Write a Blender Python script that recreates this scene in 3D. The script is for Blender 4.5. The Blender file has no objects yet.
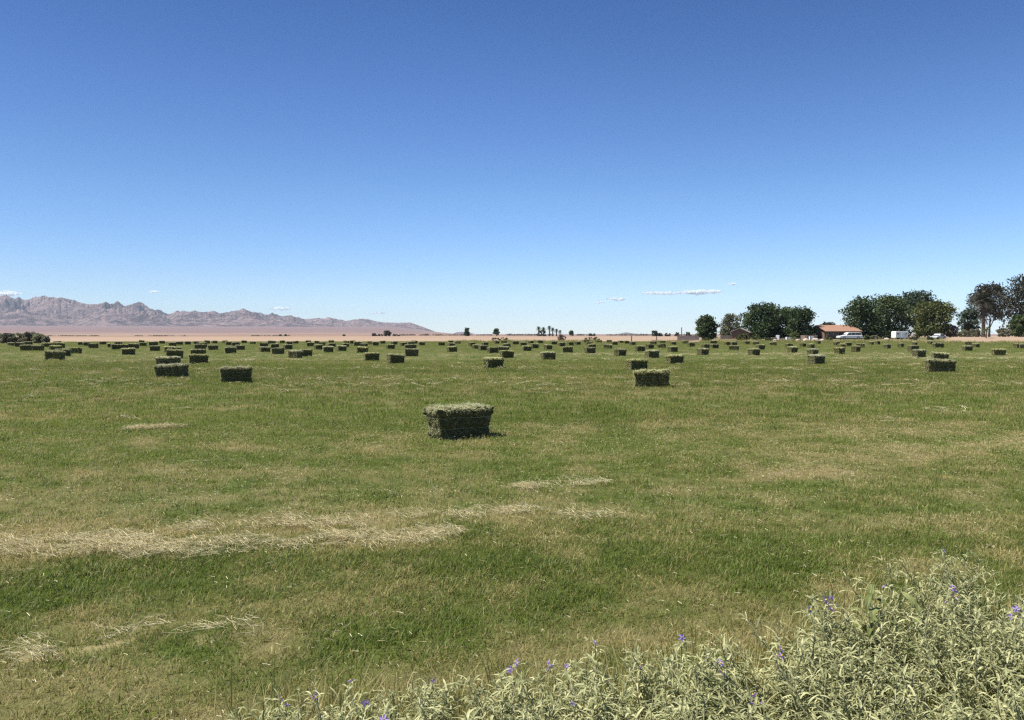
import bpy, math, random
import numpy as np
from mathutils import Vector, Matrix, Euler

random.seed(7)
RNG = np.random.default_rng(7)
sc = bpy.context.scene
COL = sc.collection
R = math.radians

# ------------------------------------------------------------------ camera maths
F, HZ, CAMH = 810.0, 334.0, 1.7
PITCH = math.atan((360 - HZ) / F)


def ray(px, py):
    u, v = (px - 512) / F, (360 - py) / F
    y = math.cos(PITCH) + v * math.sin(PITCH)
    z = -math.sin(PITCH) + v * math.cos(PITCH)
    return u, y, z


def at(px, py, z=0.0):
    """point of the ground plane (height z) seen at a pixel"""
    u, y, dz = ray(px, py)
    t = (z - CAMH) / dz
    return u * t, y * t


def atd(px, d):
    return (px - 512) / F * d, d


# ------------------------------------------------------------------ noise
def _h(ix, iy, s):
    n = (ix.astype(np.int64) * 374761393 + iy.astype(np.int64) * 668265263 + s * 974711) & 0xFFFFFFFF
    n = ((n ^ (n >> 13)) * 1274126177) & 0xFFFFFFFF
    n = n ^ (n >> 16)
    return (n & 0xFFFF) / 65535.0


def vn(x, y, s=0):
    x = np.asarray(x, float); y = np.asarray(y, float)
    ix, iy = np.floor(x), np.floor(y)
    fx, fy = x - ix, y - iy
    fx = fx * fx * (3 - 2 * fx); fy = fy * fy * (3 - 2 * fy)
    a = _h(ix, iy, s); b = _h(ix + 1, iy, s); c = _h(ix, iy + 1, s); d = _h(ix + 1, iy + 1, s)
    return (a * (1 - fx) + b * fx) * (1 - fy) + (c * (1 - fx) + d * fx) * fy


def fbm(x, y, o=4, s=0, g=.5):
    t, a, n = 0, 1, 0
    for k in range(o):
        t = t + a * vn(x * 2**k + 17.3 * k, y * 2**k - 9.1 * k, s + k); n += a; a *= g
    return t / n


def ridged(x, y, o=6, s=0):
    t, a, n, w = 0, 1, 0, 1
    for k in range(o):
        v = 1 - np.abs(2 * vn(x * 2**k + 31.7 * k, y * 2**k + 11.9 * k, s + k) - 1)
        v = v * v
        t = t + a * v * w; n += a; w = np.clip(v * 1.5, 0, 1); a *= .52
    return t / n


def ss(a, b, x):
    t = np.clip((np.asarray(x, float) - a) / (b - a), 0, 1)
    return t * t * (3 - 2 * t)


# ------------------------------------------------------------------ materials
def nm(name):
    m = bpy.data.materials.new(name); m.use_nodes = True
    nt = m.node_tree; nt.nodes.clear()
    return m, nt, nt.nodes.new('ShaderNodeOutputMaterial')


def N(nt, t, **k):
    n = nt.nodes.new(t)
    for a, v in k.items(): setattr(n, a, v)
    return n


def mixc(nt, fac, a, b, mode='MIX'):
    n = nt.nodes.new('ShaderNodeMix'); n.data_type = 'RGBA'; n.blend_type = mode
    for i, v in ((0, fac), (6, a), (7, b)):
        if hasattr(v, 'is_output'): nt.links.new(v, n.inputs[i])
        elif i == 0: n.inputs[i].default_value = v
        else: n.inputs[i].default_value = (*v, 1)
    return n.outputs[2]


def math_(nt, op, a, b=None, clamp=False):
    n = nt.nodes.new('ShaderNodeMath'); n.operation = op; n.use_clamp = clamp
    for i, v in ((0, a), (1, b)):
        if v is None: continue
        if hasattr(v, 'is_output'): nt.links.new(v, n.inputs[i])
        else: n.inputs[i].default_value = v
    return n.outputs[0]


def maprange(nt, v, a, b, c=0., d=1.):
    n = nt.nodes.new('ShaderNodeMapRange')
    nt.links.new(v, n.inputs[0])
    for i, q in enumerate((a, b, c, d)): n.inputs[i + 1].default_value = q
    return n.outputs[0]


def noise(nt, scale, detail=4, rough=.6, coord='Object', stretch=None):
    tc = nt.nodes.new('ShaderNodeTexCoord')
    o = tc.outputs[coord]
    if stretch:
        mp = nt.nodes.new('ShaderNodeMapping'); mp.inputs['Scale'].default_value = stretch
        nt.links.new(o, mp.inputs[0]); o = mp.outputs[0]
    n = nt.nodes.new('ShaderNodeTexNoise')
    n.inputs['Scale'].default_value = scale; n.inputs['Detail'].default_value = detail; n.inputs['Roughness'].default_value = rough
    nt.links.new(o, n.inputs['Vector'])
    return n.outputs[0]


def solid(name, c1, c2=None, scale=6, rough=.7, spec=.3, bump=0., metallic=0., coord='Object', stretch=None):
    """principled with a noisy colour between c1 and c2"""
    m, nt, out = nm(name)
    p = N(nt, 'ShaderNodeBsdfPrincipled')
    p.inputs['Roughness'].default_value = rough; p.inputs['Specular IOR Level'].default_value = spec
    p.inputs['Metallic'].default_value = metallic
    if c2 is None: c2 = tuple(v * .8 for v in c1)
    f = noise(nt, scale, coord=coord, stretch=stretch)
    nt.links.new(mixc(nt, maprange(nt, f, .3, .7), c1, c2), p.inputs['Base Color'])
    if bump:
        b = N(nt, 'ShaderNodeBump'); b.inputs['Strength'].default_value = bump
        nt.links.new(f, b.inputs['Height']); nt.links.new(b.outputs[0], p.inputs['Normal'])
    nt.links.new(p.outputs[0], out.inputs[0])
    return m


def leafy(name, cols, trans=.35, spec=.25, rough=.55, attr='var'):
    """leaf-like material: colour ramp over a per-leaf random attribute, with light passing through"""
    m, nt, out = nm(name)
    at_ = N(nt, 'ShaderNodeAttribute', attribute_name=attr)
    rp = N(nt, 'ShaderNodeValToRGB')
    els = rp.color_ramp.elements
    while len(els) < len(cols): els.new(.5)
    for i, (e, c) in enumerate(zip(els, cols)):
        e.position = i / (len(cols) - 1); e.color = (*c, 1)
    nt.links.new(at_.outputs['Fac'], rp.inputs[0])
    p = N(nt, 'ShaderNodeBsdfPrincipled')
    p.inputs['Roughness'].default_value = rough; p.inputs['Specular IOR Level'].default_value = spec
    t = N(nt, 'ShaderNodeBsdfTranslucent'); mx = N(nt, 'ShaderNodeMixShader'); mx.inputs[0].default_value = trans
    nt.links.new(rp.outputs[0], p.inputs['Base Color']); nt.links.new(rp.outputs[0], t.inputs[0])
    nt.links.new(p.outputs[0], mx.inputs[1]); nt.links.new(t.outputs[0], mx.inputs[2]); nt.links.new(mx.outputs[0], out.inputs[0])
    return m


# ------------------------------------------------------------------ mesh helpers
class MB:
    """collects polygons, with one random value per piece kept as attribute 'var'"""
    def __init__(s): s.v, s.f, s.a = [], [], []

    def add(s, vs, fs, var=.5):
        o = len(s.v); s.v += [tuple(p) for p in vs]; s.a += [var] * len(vs)
        s.f += [tuple(i + o for i in f) for f in fs]

    def box(s, c, d, rz=0, var=.5):
        x, y, z = (q / 2 for q in d); m = Matrix.Rotation(rz, 3, 'Z')
        vs = [m @ Vector((sx * x, sy * y, sz * z)) + Vector(c) for sx in (-1, 1) for sy in (-1, 1) for sz in (-1, 1)]
        s.add(vs, [(0, 1, 3, 2), (4, 6, 7, 5), (0, 4, 5, 1), (2, 3, 7, 6), (0, 2, 6, 4), (1, 5, 7, 3)], var)

    def tube(s, pts, rad, n=6, var=.5, cap=True):
        pts = [Vector(p) for p in pts]; rings = []
        for i, p in enumerate(pts):
            d = (pts[min(i + 1, len(pts) - 1)] - pts[max(i - 1, 0)]).normalized()
            u = d.orthogonal().normalized() if i == 0 else (rings_u - d * rings_u.dot(d)).normalized()
            rings_u = u; w = d.cross(u)
            r = rad[i] if isinstance(rad, (list, tuple)) else rad
            rings.append([p + (u * math.cos(2 * math.pi * k / n) + w * math.sin(2 * math.pi * k / n)) * r for k in range(n)])
        vs = [q for rg in rings for q in rg]; fs = []
        for i in range(len(pts) - 1):
            for k in range(n):
                fs.append((i * n + k, i * n + (k + 1) % n, (i + 1) * n + (k + 1) % n, (i + 1) * n + k))
        if cap: fs += [tuple(range(n))[::-1], tuple((len(pts) - 1) * n + k for k in range(n))]
        s.add(vs, fs, var)

    def prism(s, poly, y0, y1, var=.5):
        """polygon in x,z pushed from y0 to y1"""
        n = len(poly)
        vs = [(x, y0, z) for x, z in poly] + [(x, y1, z) for x, z in poly]
        s.add(vs, [tuple(range(n)), tuple(range(2 * n - 1, n - 1, -1))] + [(i, i + n, (i + 1) % n + n, (i + 1) % n) for i in range(n)], var)

    def build(s, name, mat, parent=None, smooth=False, bevel=0):
        me = bpy.data.meshes.new(name); me.from_pydata(s.v, [], s.f)
        a = me.attributes.new('var', 'FLOAT', 'POINT'); a.data.foreach_set('value', s.a)
        if mat: me.materials.append(mat)
        if smooth: me.shade_smooth()
        o = bpy.data.objects.new(name, me); COL.objects.link(o)
        if parent is not None: o.parent = parent
        if bevel:
            b = o.modifiers.new('bevel', 'BEVEL'); b.width = bevel; b.segments = 2; b.limit_method = 'ANGLE'
        return o


def np_mesh(name, verts, faces, mat, attrs=None, parent=None, smooth=False):
    verts = np.asarray(verts, np.float32); faces = np.asarray(faces, np.int32)
    me = bpy.data.meshes.new(name); k = faces.shape[1]
    me.vertices.add(len(verts)); me.vertices.foreach_set('co', verts.ravel())
    me.loops.add(faces.size); me.loops.foreach_set('vertex_index', faces.ravel())
    me.polygons.add(len(faces)); me.polygons.foreach_set('loop_start', np.arange(0, faces.size, k, dtype=np.int32))
    me.polygons.foreach_set('loop_total', np.full(len(faces), k, np.int32))
    me.update(calc_edges=True); me.validate()
    for nme, (typ, dat) in (attrs or {}).items():
        a = me.attributes.new(nme, typ, 'POINT')
        key = {'FLOAT': 'value', 'INT': 'value', 'FLOAT_VECTOR': 'vector', 'FLOAT_COLOR': 'color'}[typ]
        a.data.foreach_set(key, np.asarray(dat, np.int32 if typ == 'INT' else np.float32).ravel())
    if mat: me.materials.append(mat)
    if smooth: me.shade_smooth()
    o = bpy.data.objects.new(name, me)
    if parent != 'unlinked':
        COL.objects.link(o)
        if parent is not None: o.parent = parent
    return o


def tag(o, label=None, cat=None, group=None, kind=None):
    if label: o['label'] = label
    if cat: o['category'] = cat
    if group: o['group'] = group
    if kind: o['kind'] = kind
    return o


def thing(name, loc, label, cat, group=None, rz=0):
    o = bpy.data.objects.new(name, None); COL.objects.link(o)
    o.location = loc; o.rotation_euler = (0, 0, rz); o.empty_display_size = .2
    return tag(o, label, cat, group)


def copy_thing(src, loc, rot=(0, 0, 0), scale=(1, 1, 1), label=None, parts=True):
    c = src.copy(); COL.objects.link(c); c.location = loc; c.rotation_euler = rot; c.scale = scale
    if label: c['label'] = label
    if parts:
        for ch in src.children:
            if parts == 'hay' and not ch.name.startswith('hay'): continue
            d = ch.copy(); COL.objects.link(d); d.parent = c
            for g in ch.children:
                e = g.copy(); COL.objects.link(e); e.parent = d
    return c


# ------------------------------------------------------------------ terrain
def px_of(x, y):
    return 512 + F * x / np.maximum(y, .5)


def field_edge(x, y):
    p = px_of(x, y)
    e = np.interp(p, [-400, 0, 45, 60, 500, 640, 700, 800, 900, 945, 1100], [140, 141, 146, 176, 184, 180, 172, 170, 168, 158, 150])
    return e + (fbm(x * .15, y * .15, 3, 5) - .5) * 10


def ground_z(x, y):
    x = np.asarray(x, float); y = np.asarray(y, float)
    p = px_of(x, y); r = np.hypot(x, y)
    z = (fbm(x * .45, y * .45, 3, 3) - .5) * .10 * ss(1.5, 4, r)
    z = z * (1 - ss(40, 90, r))
    front = y > 20
    yard = ss(680, 720, p) * ss(166, 184, y) * (1 - ss(420, 600, y)) * .45
    berm = ss(938, 955, p) * ss(158, 172, y) * (1 - ss(196, 215, y)) * .55 * (.85 + .3 * vn(x * .1, y * .1, 9))
    baj = ss(470, 380, p) * np.clip(r - 1100, 0, 4800) * .0112
    return z + np.where(front, yard + berm + baj, 0)


def bandpx(x, y, pts, hw):
    """1 inside a strip that follows points given on the ground, hw metres each side"""
    best = np.full(np.shape(x), 1e9)
    g = [at(*p) for p in pts]
    for (ax, ay), (bx, by) in zip(g[:-1], g[1:]):
        dx, dy = bx - ax, by - ay; L2 = dx * dx + dy * dy
        t = np.clip(((x - ax) * dx + (y - ay) * dy) / L2, 0, 1)
        best = np.minimum(best, np.hypot(x - ax - t * dx, y - ay - t * dy))
    return 1 - ss(hw * .45, hw * 1.25, best + (fbm(x * 3, y * 3, 3, 41) - .5) * hw * 1.1)


def straw_amount(x, y):
    """cut straw left lying on the field"""
    rag = ss(.35, .62, fbm(x * 2.2, y * 4, 4, 77))
    a = bandpx(x, y, [(-120, 556), (0, 553), (110, 549), (200, 552), (300, 547), (372, 542), (445, 541)], .21) * (.22 + .78 * rag)
    a = np.maximum(a, bandpx(x, y, [(150, 536), (260, 532), (360, 524), (430, 515)], .34) * rag * .34)
    a = np.maximum(a, bandpx(x, y, [(380, 524), (470, 516), (560, 521), (600, 522)], .22) * rag * .28)
    a = np.maximum(a, bandpx(x, y, [(520, 491), (560, 488), (592, 485)], .15) * (.03 + .35 * rag))
    a = np.maximum(a, bandpx(x, y, [(132, 430), (178, 428)], .10) * .8)
    a = np.maximum(a, bandpx(x, y, [(148, 408), (166, 406)], .2) * .6)
    a = np.maximum(a, bandpx(x, y, [(190, 463), (203, 462)], .1) * .4)
    a = np.maximum(a, bandpx(x, y, [(-10, 672), (30, 655), (70, 645), (110, 640), (135, 632), (155, 620)], .075) * (.3 + .6 * rag))
    a = np.maximum(a, bandpx(x, y, [(203, 636), (225, 630), (248, 628)], .07) * (.4 + .5 * rag))
    a = np.maximum(a, bandpx(x, y, [(0, 500), (130, 505), (300, 503), (420, 498)], .5) * rag * .10)
    return a


def dryness(x, y):
    """how much of the sward is dried off, 0 to 1"""
    c, s = math.cos(R(9)), math.sin(R(9))
    u, v = x * c + y * s, -x * s + y * c
    big = fbm(u * .10, v * .28, 4, 11)
    mid = fbm(u * .55, v * 1.1, 4, 21)
    fine = fbm(x * 2.3, y * 2.3, 3, 31)
    d = .41 - .17 * ss(7, 18, np.hypot(x, y)) + (big - .5) * .55 + (mid - .5) * .7 + (fine - .5) * 1.2
    d = d + bandpx(x, y, [(640, 490), (700, 483), (850, 469), (930, 458), (1024, 440), (1150, 420)], .30) * .34
    d = d + bandpx(x, y, [(700, 425), (800, 432), (900, 428), (1030, 412)], 1.2) * .07
    d = d + bandpx(x, y, [(60, 535), (250, 528), (420, 512), (600, 512)], .6) * .26
    d = d + bandpx(x, y, [(560, 652), (650, 640), (790, 625), (900, 575), (1024, 560)], .35) * .34
    d = d + bandpx(x, y, [(-100, 690), (100, 680), (250, 670)], .40) * .22
    d = d - bandpx(x, y, [(-60, 590), (150, 592), (430, 565)], .45) * .26
    d = d - bandpx(x, y, [(480, 560), (640, 560), (860, 530)], .5) * .15
    return np.clip(d, 0, 1)


# polar ground sheet, fine in front of the viewer and coarse elsewhere
rr = [0.35, .8, 1.3]
while rr[-1] < 13500:
    rr.append(rr[-1] * (1.028 if 120 < rr[-1] < 260 else 1.033) + (.0 if rr[-1] > 3 else .03))
rr = np.array(rr)
aa = np.concatenate([np.arange(-44, 44, .28), np.arange(44, 316, 4.)])
A, RR = np.meshgrid(np.radians(aa), rr)
GX, GY = np.sin(A) * RR, np.cos(A) * RR
GZ = ground_z(GX, GY)
na, nr = len(aa), len(rr)
gv = np.stack([GX.ravel(), GY.ravel(), GZ.ravel()], 1)
ii, jj = np.meshgrid(np.arange(nr - 1), np.arange(na), indexing='ij')
j2 = (jj + 1) % na
gf = np.stack([ii * na + jj, (ii + 1) * na + jj, (ii + 1) * na + j2, ii * na + j2], -1).reshape(-1, 4)[:, ::-1]
gv = np.vstack([gv, [[0, 0, float(GZ[0].mean())]]])
gx, gy = gv[:, 0], gv[:, 1]
fe = field_edge(gx, gy)
field = np.where(gy > 0, 1 - ss(-4, 4, gy - fe), 1.)
g_dry = dryness(gx, gy); g_str = straw_amount(gx, gy)
pp = px_of(gx, gy)
far = np.hypot(gx, gy)
# distant plain: salmon stubble, then paler plain, then the grey-purple fan under the mountains
fan = ss(480, 1000, far + (fbm(gx * .003, gy * .003, 3, 62) - .5) * 260) * (.55 + .45 * ss(470, 380, pp))
fan = fan * np.where(pp < 475, .15 + .85 * ss(750, 1700, far + (fbm(gx * .0022, gy * .006, 4, 63) - .5) * 1300), 1)
yard_m = ss(690, 715, pp) * (1 - ss(940, 955, pp)) * (gy > 100) * (1 - ss(300, 400, gy))
field = np.maximum(field, yard_m * .75)
red = ss(.5, .72, fbm(gx * .004, gy * .012, 4, 61)) * ss(300, 700, far)

m_ground, nt, out = nm('field_and_plain')
p = N(nt, 'ShaderNodeBsdfPrincipled'); p.inputs['Roughness'].default_value = .95; p.inputs['Specular IOR Level'].default_value = .08
def att(n): return N(nt, 'ShaderNodeAttribute', attribute_name=n).outputs['Fac']
n1 = noise(nt, 9, 6, .7); n2 = noise(nt, 60, 4, .7); n3 = noise(nt, .05, 5, .6)
green = mixc(nt, maprange(nt, n1, .3, .7), (.046, .068, .013), (.088, .112, .024))
drytone = mixc(nt, maprange(nt, n2, .3, .7), (.135, .112, .052), (.235, .190, .095))
sw = mixc(nt, att('dry'), green, drytone)
sw = mixc(nt, math_(nt, 'MULTIPLY', att('straw'), .6), sw, (.38, .31, .16))
plain = mixc(nt, maprange(nt, n3, .3, .7), (.275, .195, .135), (.325, .24, .168))
plain = mixc(nt, att('red'), plain, (.19, .11, .08))
plain = mixc(nt, att('fan'), plain, (.175, .128, .122))
nt.links.new(mixc(nt, att('field'), plain, sw), p.inputs['Base Color'])
bp = N(nt, 'ShaderNodeBump'); bp.inputs['Strength'].default_value = .6; bp.inputs['Distance'].default_value = .03
nt.links.new(n2, bp.inputs['Height']); nt.links.new(bp.outputs[0], p.inputs['Normal']); nt.links.new(p.outputs[0], out.inputs[0])
ground = np_mesh('ground', gv, gf, m_ground, {'dry': ('FLOAT', g_dry), 'straw': ('FLOAT', g_str), 'field': ('FLOAT', field),
                                             'fan': ('FLOAT', fan), 'red': ('FLOAT', red)}, smooth=True)
# close the middle
bmv = len(gv) - 1
import bmesh
bm = bmesh.new(); bm.from_mesh(ground.data); bm.verts.ensure_lookup_table()
for k in range(na):
    try: bm.faces.new((bm.verts[bmv], bm.verts[k], bm.verts[(k + 1) % na])).normal_update()
    except ValueError: pass
bmesh.ops.recalc_face_normals(bm, faces=bm.faces)
bm.to_mesh(ground.data); bm.free()
if sum(q.normal.z for q in ground.data.polygons[:200]) < 0: ground.data.flip_normals()
tag(ground, kind='structure')


def gz(x, y): return float(ground_z(np.array([x]), np.array([y]))[0])


# ------------------------------------------------------------------ mountains
def mountain(name, u0, u1, du, r0, r1, rpeak, sil, nrw, seed, mat, foot=None, frac=1.0):
    us = np.arange(u0, u1, du); rs = np.linspace(r0, r1, nrw)
    U, Rr = np.meshgrid(us, rs)
    X = (U - 512) / F * Rr; Y = Rr
    S = np.interp(us, [s[0] for s in sil], [HZ - s[1] for s in sil])
    base = ground_z(X, Y) - 12
    t = (Rr - r0) / (rpeak - r0)
    shape = ss(0, 1, t) * (1 - ss(1.15, 1.9, t))
    wx = (fbm(X / 500, Y / 500, 3, seed + 60) - .5) * 300; wy = (fbm(X / 500, Y / 500, 3, seed + 70) - .5) * 300
    rid = ridged((X + wx) / 950 + 3, (Y + wy) / 950, 7, seed)
    rid2 = ridged((X + wx) / 300, (Y + wy) / 300, 5, seed + 20)
    rid3 = ridged((X + wx * .4) / 120, (Y + wy * .4) / 120, 4, seed + 50)
    raw = shape * (.10 + .78 * rid + .50 * rid2 * (.25 + rid) + .34 * rid3)
    H = raw * 400
    ang = (H.max(0) + 1e-6)
    el = ((base + H - CAMH) / Rr * F).max(0)
    k = np.clip(S, .1, None) / np.clip(el, 1, None)
    S = S + (ridged(us / 14., us * 0 + seed, 4, seed + 33) - .42) * 5.5 * ss(4, 16, S)
    ker = np.hanning(25); ker /= ker.sum()
    ks = np.convolve(np.pad(k, 12, mode='edge'), ker, 'valid')
    k = ks * .5 + k * .5
    k = np.clip(S, .1, None) / np.clip(el, 1, None)
    ks = np.convolve(np.pad(k, 12, mode='edge'), ker, 'valid'); k = ks * .25 + k * .75
    H = H * k * ss(0, 3, S)
    if foot is not None:
        FS = np.interp(us, [s[0] for s in foot], [HZ - s[1] for s in foot])
        rf = r0 + (rpeak - r0) * .38
        hf = np.clip(FS, 0, None) * rf / F * np.exp(-((Rr - rf) / 420.) ** 2) * (.35 + .75 * rid2 + .25 * rid3)
        hf = hf * ss(0, 2, FS); isf = hf > H; H = np.maximum(H, hf)
    Z = base + H
    tone = fbm(X / 420, Y / 420, 5, seed + 40, .65)
    if foot is not None: tone = tone - .14 * isf
    v = np.stack([X.ravel(), Y.ravel(), Z.ravel()], 1)
    n, m = len(us), len(rs)
    i, j = np.meshgrid(np.arange(m - 1), np.arange(n - 1), indexing='ij')
    f = np.stack([i * n + j, i * n + j + 1, (i + 1) * n + j + 1, (i + 1) * n + j], -1).reshape(-1, 4)
    slope = np.clip(np.abs(np.gradient(Z, axis=0)) / (rs[1] - rs[0]), 0, 2)
    o = np_mesh(name, v, f, mat, {'tone': ('FLOAT', tone), 'steep': ('FLOAT', slope)})
    return tag(o, kind='structure')


m_rock, nt, out = nm('desert_rock')
p = N(nt, 'ShaderNodeBsdfPrincipled'); p.inputs['Roughness'].default_value = .95; p.inputs['Specular IOR Level'].default_value = .1
tn = N(nt, 'ShaderNodeAttribute', attribute_name='tone').outputs['Fac']
fn = noise(nt, .012, 8, .72)
c = mixc(nt, maprange(nt, tn, .41, .58), (.100, .074, .080), (.225, .162, .158))
c = mixc(nt, maprange(nt, noise(nt, .035, 5, .7), .52, .60), c, (.085, .064, .070))  # dark specks: desert varnish, plus gully shade painted into the rock colour
c = mixc(nt, maprange(nt, fn, .46, .62), c, (.31, .228, .215))
nt.links.new(c, p.inputs['Base Color'])
bp = N(nt, 'ShaderNodeBump'); bp.inputs['Strength'].default_value = 1; bp.inputs['Distance'].default_value = 60
nt.links.new(fn, bp.inputs['Height']); nt.links.new(bp.outputs[0], p.inputs['Normal']); nt.links.new(p.outputs[0], out.inputs[0])

SIL = [(-420, 318), (-300, 306), (-200, 302), (-120, 304), (-60, 298), (-20, 297), (0, 294), (8, 295), (20, 300), (32, 299), (45, 297), (60, 298.5), (75, 302),
       (90, 304), (103, 303.5), (115, 302.5), (125, 306), (140, 304), (150, 309), (160, 313), (170, 315), (180, 314), (195, 311), (205, 315),
       (220, 315), (233, 316), (242, 312), (256, 313), (265, 316), (280, 317), (290, 320), (305, 322), (320, 320), (335, 321.5), (345, 323.5),
       (360, 322), (372, 322), (385, 325), (400, 325.5), (410, 324.5), (420, 327), (432, 331), (440, 333), (450, 333), (456, 331.2), (464, 330.6), (474, 331.8), (480, 333.4), (486, 335)]
FOOT = [(-420, 322), (-100, 316), (0, 313), (20, 312), (40, 316), (62, 322), (72, 326), (95, 322), (115, 318), (135, 317), (160, 318), (185, 324), (215, 322), (260, 324), (300, 328), (330, 333)]
mountain('mountain_range', -420, 488, .62, 5300, 9400, 7300, SIL, 170, 5, m_rock, FOOT)
SIL2 = [(596, 334.6), (606, 333.6), (618, 332.2), (626, 331.3), (634, 332), (646, 332.6), (660, 333.4), (676, 334.6)]
mountain('distant_hills', 594, 680, .7, 10500, 12600, 11600, SIL2, 60, 9, m_rock)

# ------------------------------------------------------------------ scattered sward
def blade(vs, fs, var, base, az, lean, L, w, val, bend=.5):
    """one grass blade: a narrow quad and a tip"""
    d = np.array([math.cos(az), math.sin(az)]); sd = np.array([-d[1], d[0]]) * w / 2
    o = len(vs); b = np.array(base)
    m = (b[0] + d[0] * lean * L * .35, b[1] + d[1] * lean * L * .35, b[2] + L * .55)
    t = (b[0] + d[0] * lean * L, b[1] + d[1] * lean * L, b[2] + L * (1 - bend * lean * .5))
    vs += [(b[0] - sd[0], b[1] - sd[1], b[2]), (b[0] + sd[0], b[1] + sd[1], b[2]),
           (m[0] + sd[0] * .8, m[1] + sd[1] * .8, m[2]), (m[0] - sd[0] * .8, m[1] - sd[1] * .8, m[2]), t]
    fs += [(o, o + 1, o + 2), (o, o + 2, o + 3), (o + 3, o + 2, o + 4)]
    var += [val] * 5


def strand(vs, fs, var, c, az, el, L, w, val, rnd):
    """one lying stalk: a thin bent ribbon with two crossed strips"""
    d = Vector((math.cos(az) * math.cos(el), math.sin(az) * math.cos(el), math.sin(el)))
    u = Vector((-math.sin(az), math.cos(az), 0)); up = d.cross(u)
    b = rnd.uniform(-.12, .12) * L
    P = [Vector(c) - d * L / 2, Vector(c) + u * b, Vector(c) + d * L / 2]
    for q in (u * .8 + up * .6, up * .8 - u * .6):
        o = len(vs)
        for pt in P: vs += [tuple(pt - q * w / 2), tuple(pt + q * w / 2)]
        fs += [(o, o + 1, o + 3), (o, o + 3, o + 2), (o + 2, o + 3, o + 5), (o + 2, o + 5, o + 4)]
        var += [val] * 6


m_grass, nt, out = nm('grass_blades')
bv = N(nt, 'ShaderNodeAttribute', attribute_name='var').outputs['Fac']
di = N(nt, 'ShaderNodeAttribute', attribute_name='dry', attribute_type='INSTANCER').outputs['Fac']
to = N(nt, 'ShaderNodeAttribute', attribute_name='tone', attribute_type='INSTANCER').outputs['Fac']
g1 = mixc(nt, math_(nt, 'POWER', bv, 1.5), (.042, .080, .012), (.200, .255, .048))
g1 = mixc(nt, maprange(nt, to, 0, 1), g1, (.205, .250, .046))
t1 = mixc(nt, bv, (.19, .160, .055), (.58, .50, .22))
sel = maprange(nt, math_(nt, 'SUBTRACT', math_(nt, 'MULTIPLY', di, 1.25), bv), -.10, .14)
cc = mixc(nt, sel, g1, t1)
p = N(nt, 'ShaderNodeBsdfPrincipled'); p.inputs['Roughness'].default_value = .5; p.inputs['Specular IOR Level'].default_value = .22
t = N(nt, 'ShaderNodeBsdfTranslucent'); mx = N(nt, 'ShaderNodeMixShader'); mx.inputs[0].default_value = .45
nt.links.new(cc, p.inputs[0]); nt.links.new(cc, t.inputs[0]); nt.links.new(p.outputs[0], mx.inputs[1]); nt.links.new(t.outputs[0], mx.inputs[2]); nt.links.new(mx.outputs[0], out.inputs[0])

m_straw = leafy('loose_straw', [(.36, .30, .145), (.66, .58, .33), (.84, .78, .53)], trans=.2, spec=.3)


def tuft_collection(name, kinds, mat):
    c = bpy.data.collections.new(name)
    for i, fn_ in enumerate(kinds):
        vs, fs, var = [], [], []
        fn_(vs, fs, var, random.Random(100 + i))
        o = np_mesh('%s_%02d' % (name, i), np.array(vs), np.array(fs), mat, {'var': ('FLOAT', np.array(var))}, parent='unlinked')
        c.objects.link(o)
    return c


def k_grass(n, spread, l0, l1, w, leanmax=.9):
    def g(vs, fs, var, rnd):
        for _ in range(n):
            a, r = rnd.uniform(0, 6.283), spread * math.sqrt(rnd.random())
            blade(vs, fs, var, (r * math.cos(a), r * math.sin(a), -.015), rnd.uniform(0, 6.283), rnd.uniform(.1, leanmax),
                  rnd.uniform(l0, l1) * (1 if rnd.random() < .9 else 1.35), w * rnd.uniform(.7, 1.3), rnd.random())
    return g


def k_straw(n, spread, l0, l1, w, hi):
    def g(vs, fs, var, rnd):
        for _ in range(n):
            a, r = rnd.uniform(0, 6.283), spread * math.sqrt(rnd.random())
            strand(vs, fs, var, (r * math.cos(a), r * math.sin(a), rnd.uniform(.02, hi)), rnd.gauss(0, .8), rnd.gauss(0, .13),
                   rnd.uniform(l0, l1), w * rnd.uniform(.7, 1.3), rnd.random(), rnd)
    return g


c_grass = tuft_collection('grass_tuft', [k_grass(24, .075, .020, .060, .0042, 1.3)] * 4 +                    # 0-3 close up
                          [k_grass(34, .17, .04, .095, .008)] * 3 +                                      # 4-6 middle
                          [k_grass(46, .50, .035, .09, .014)] * 3 +                                       # 7-9 far
                          [k_grass(22, .12, .10, .26, .0045, .8)] * 2 +                                   # 10-11 tall dry bunch
                          [k_grass(40, .7, .18, .50, .035, .6)] * 2, m_grass)                            # 12-13 tall bunch, far
c_straw = tuft_collection('straw_wisp', [k_straw(24, .12, .03, .12, .0017, .03)] * 4 + [k_straw(22, .22, .05, .18, .006, .05)] * 3 + [k_straw(6, .24, .012, .045, .0019, .025)] * 3, m_straw)


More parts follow.
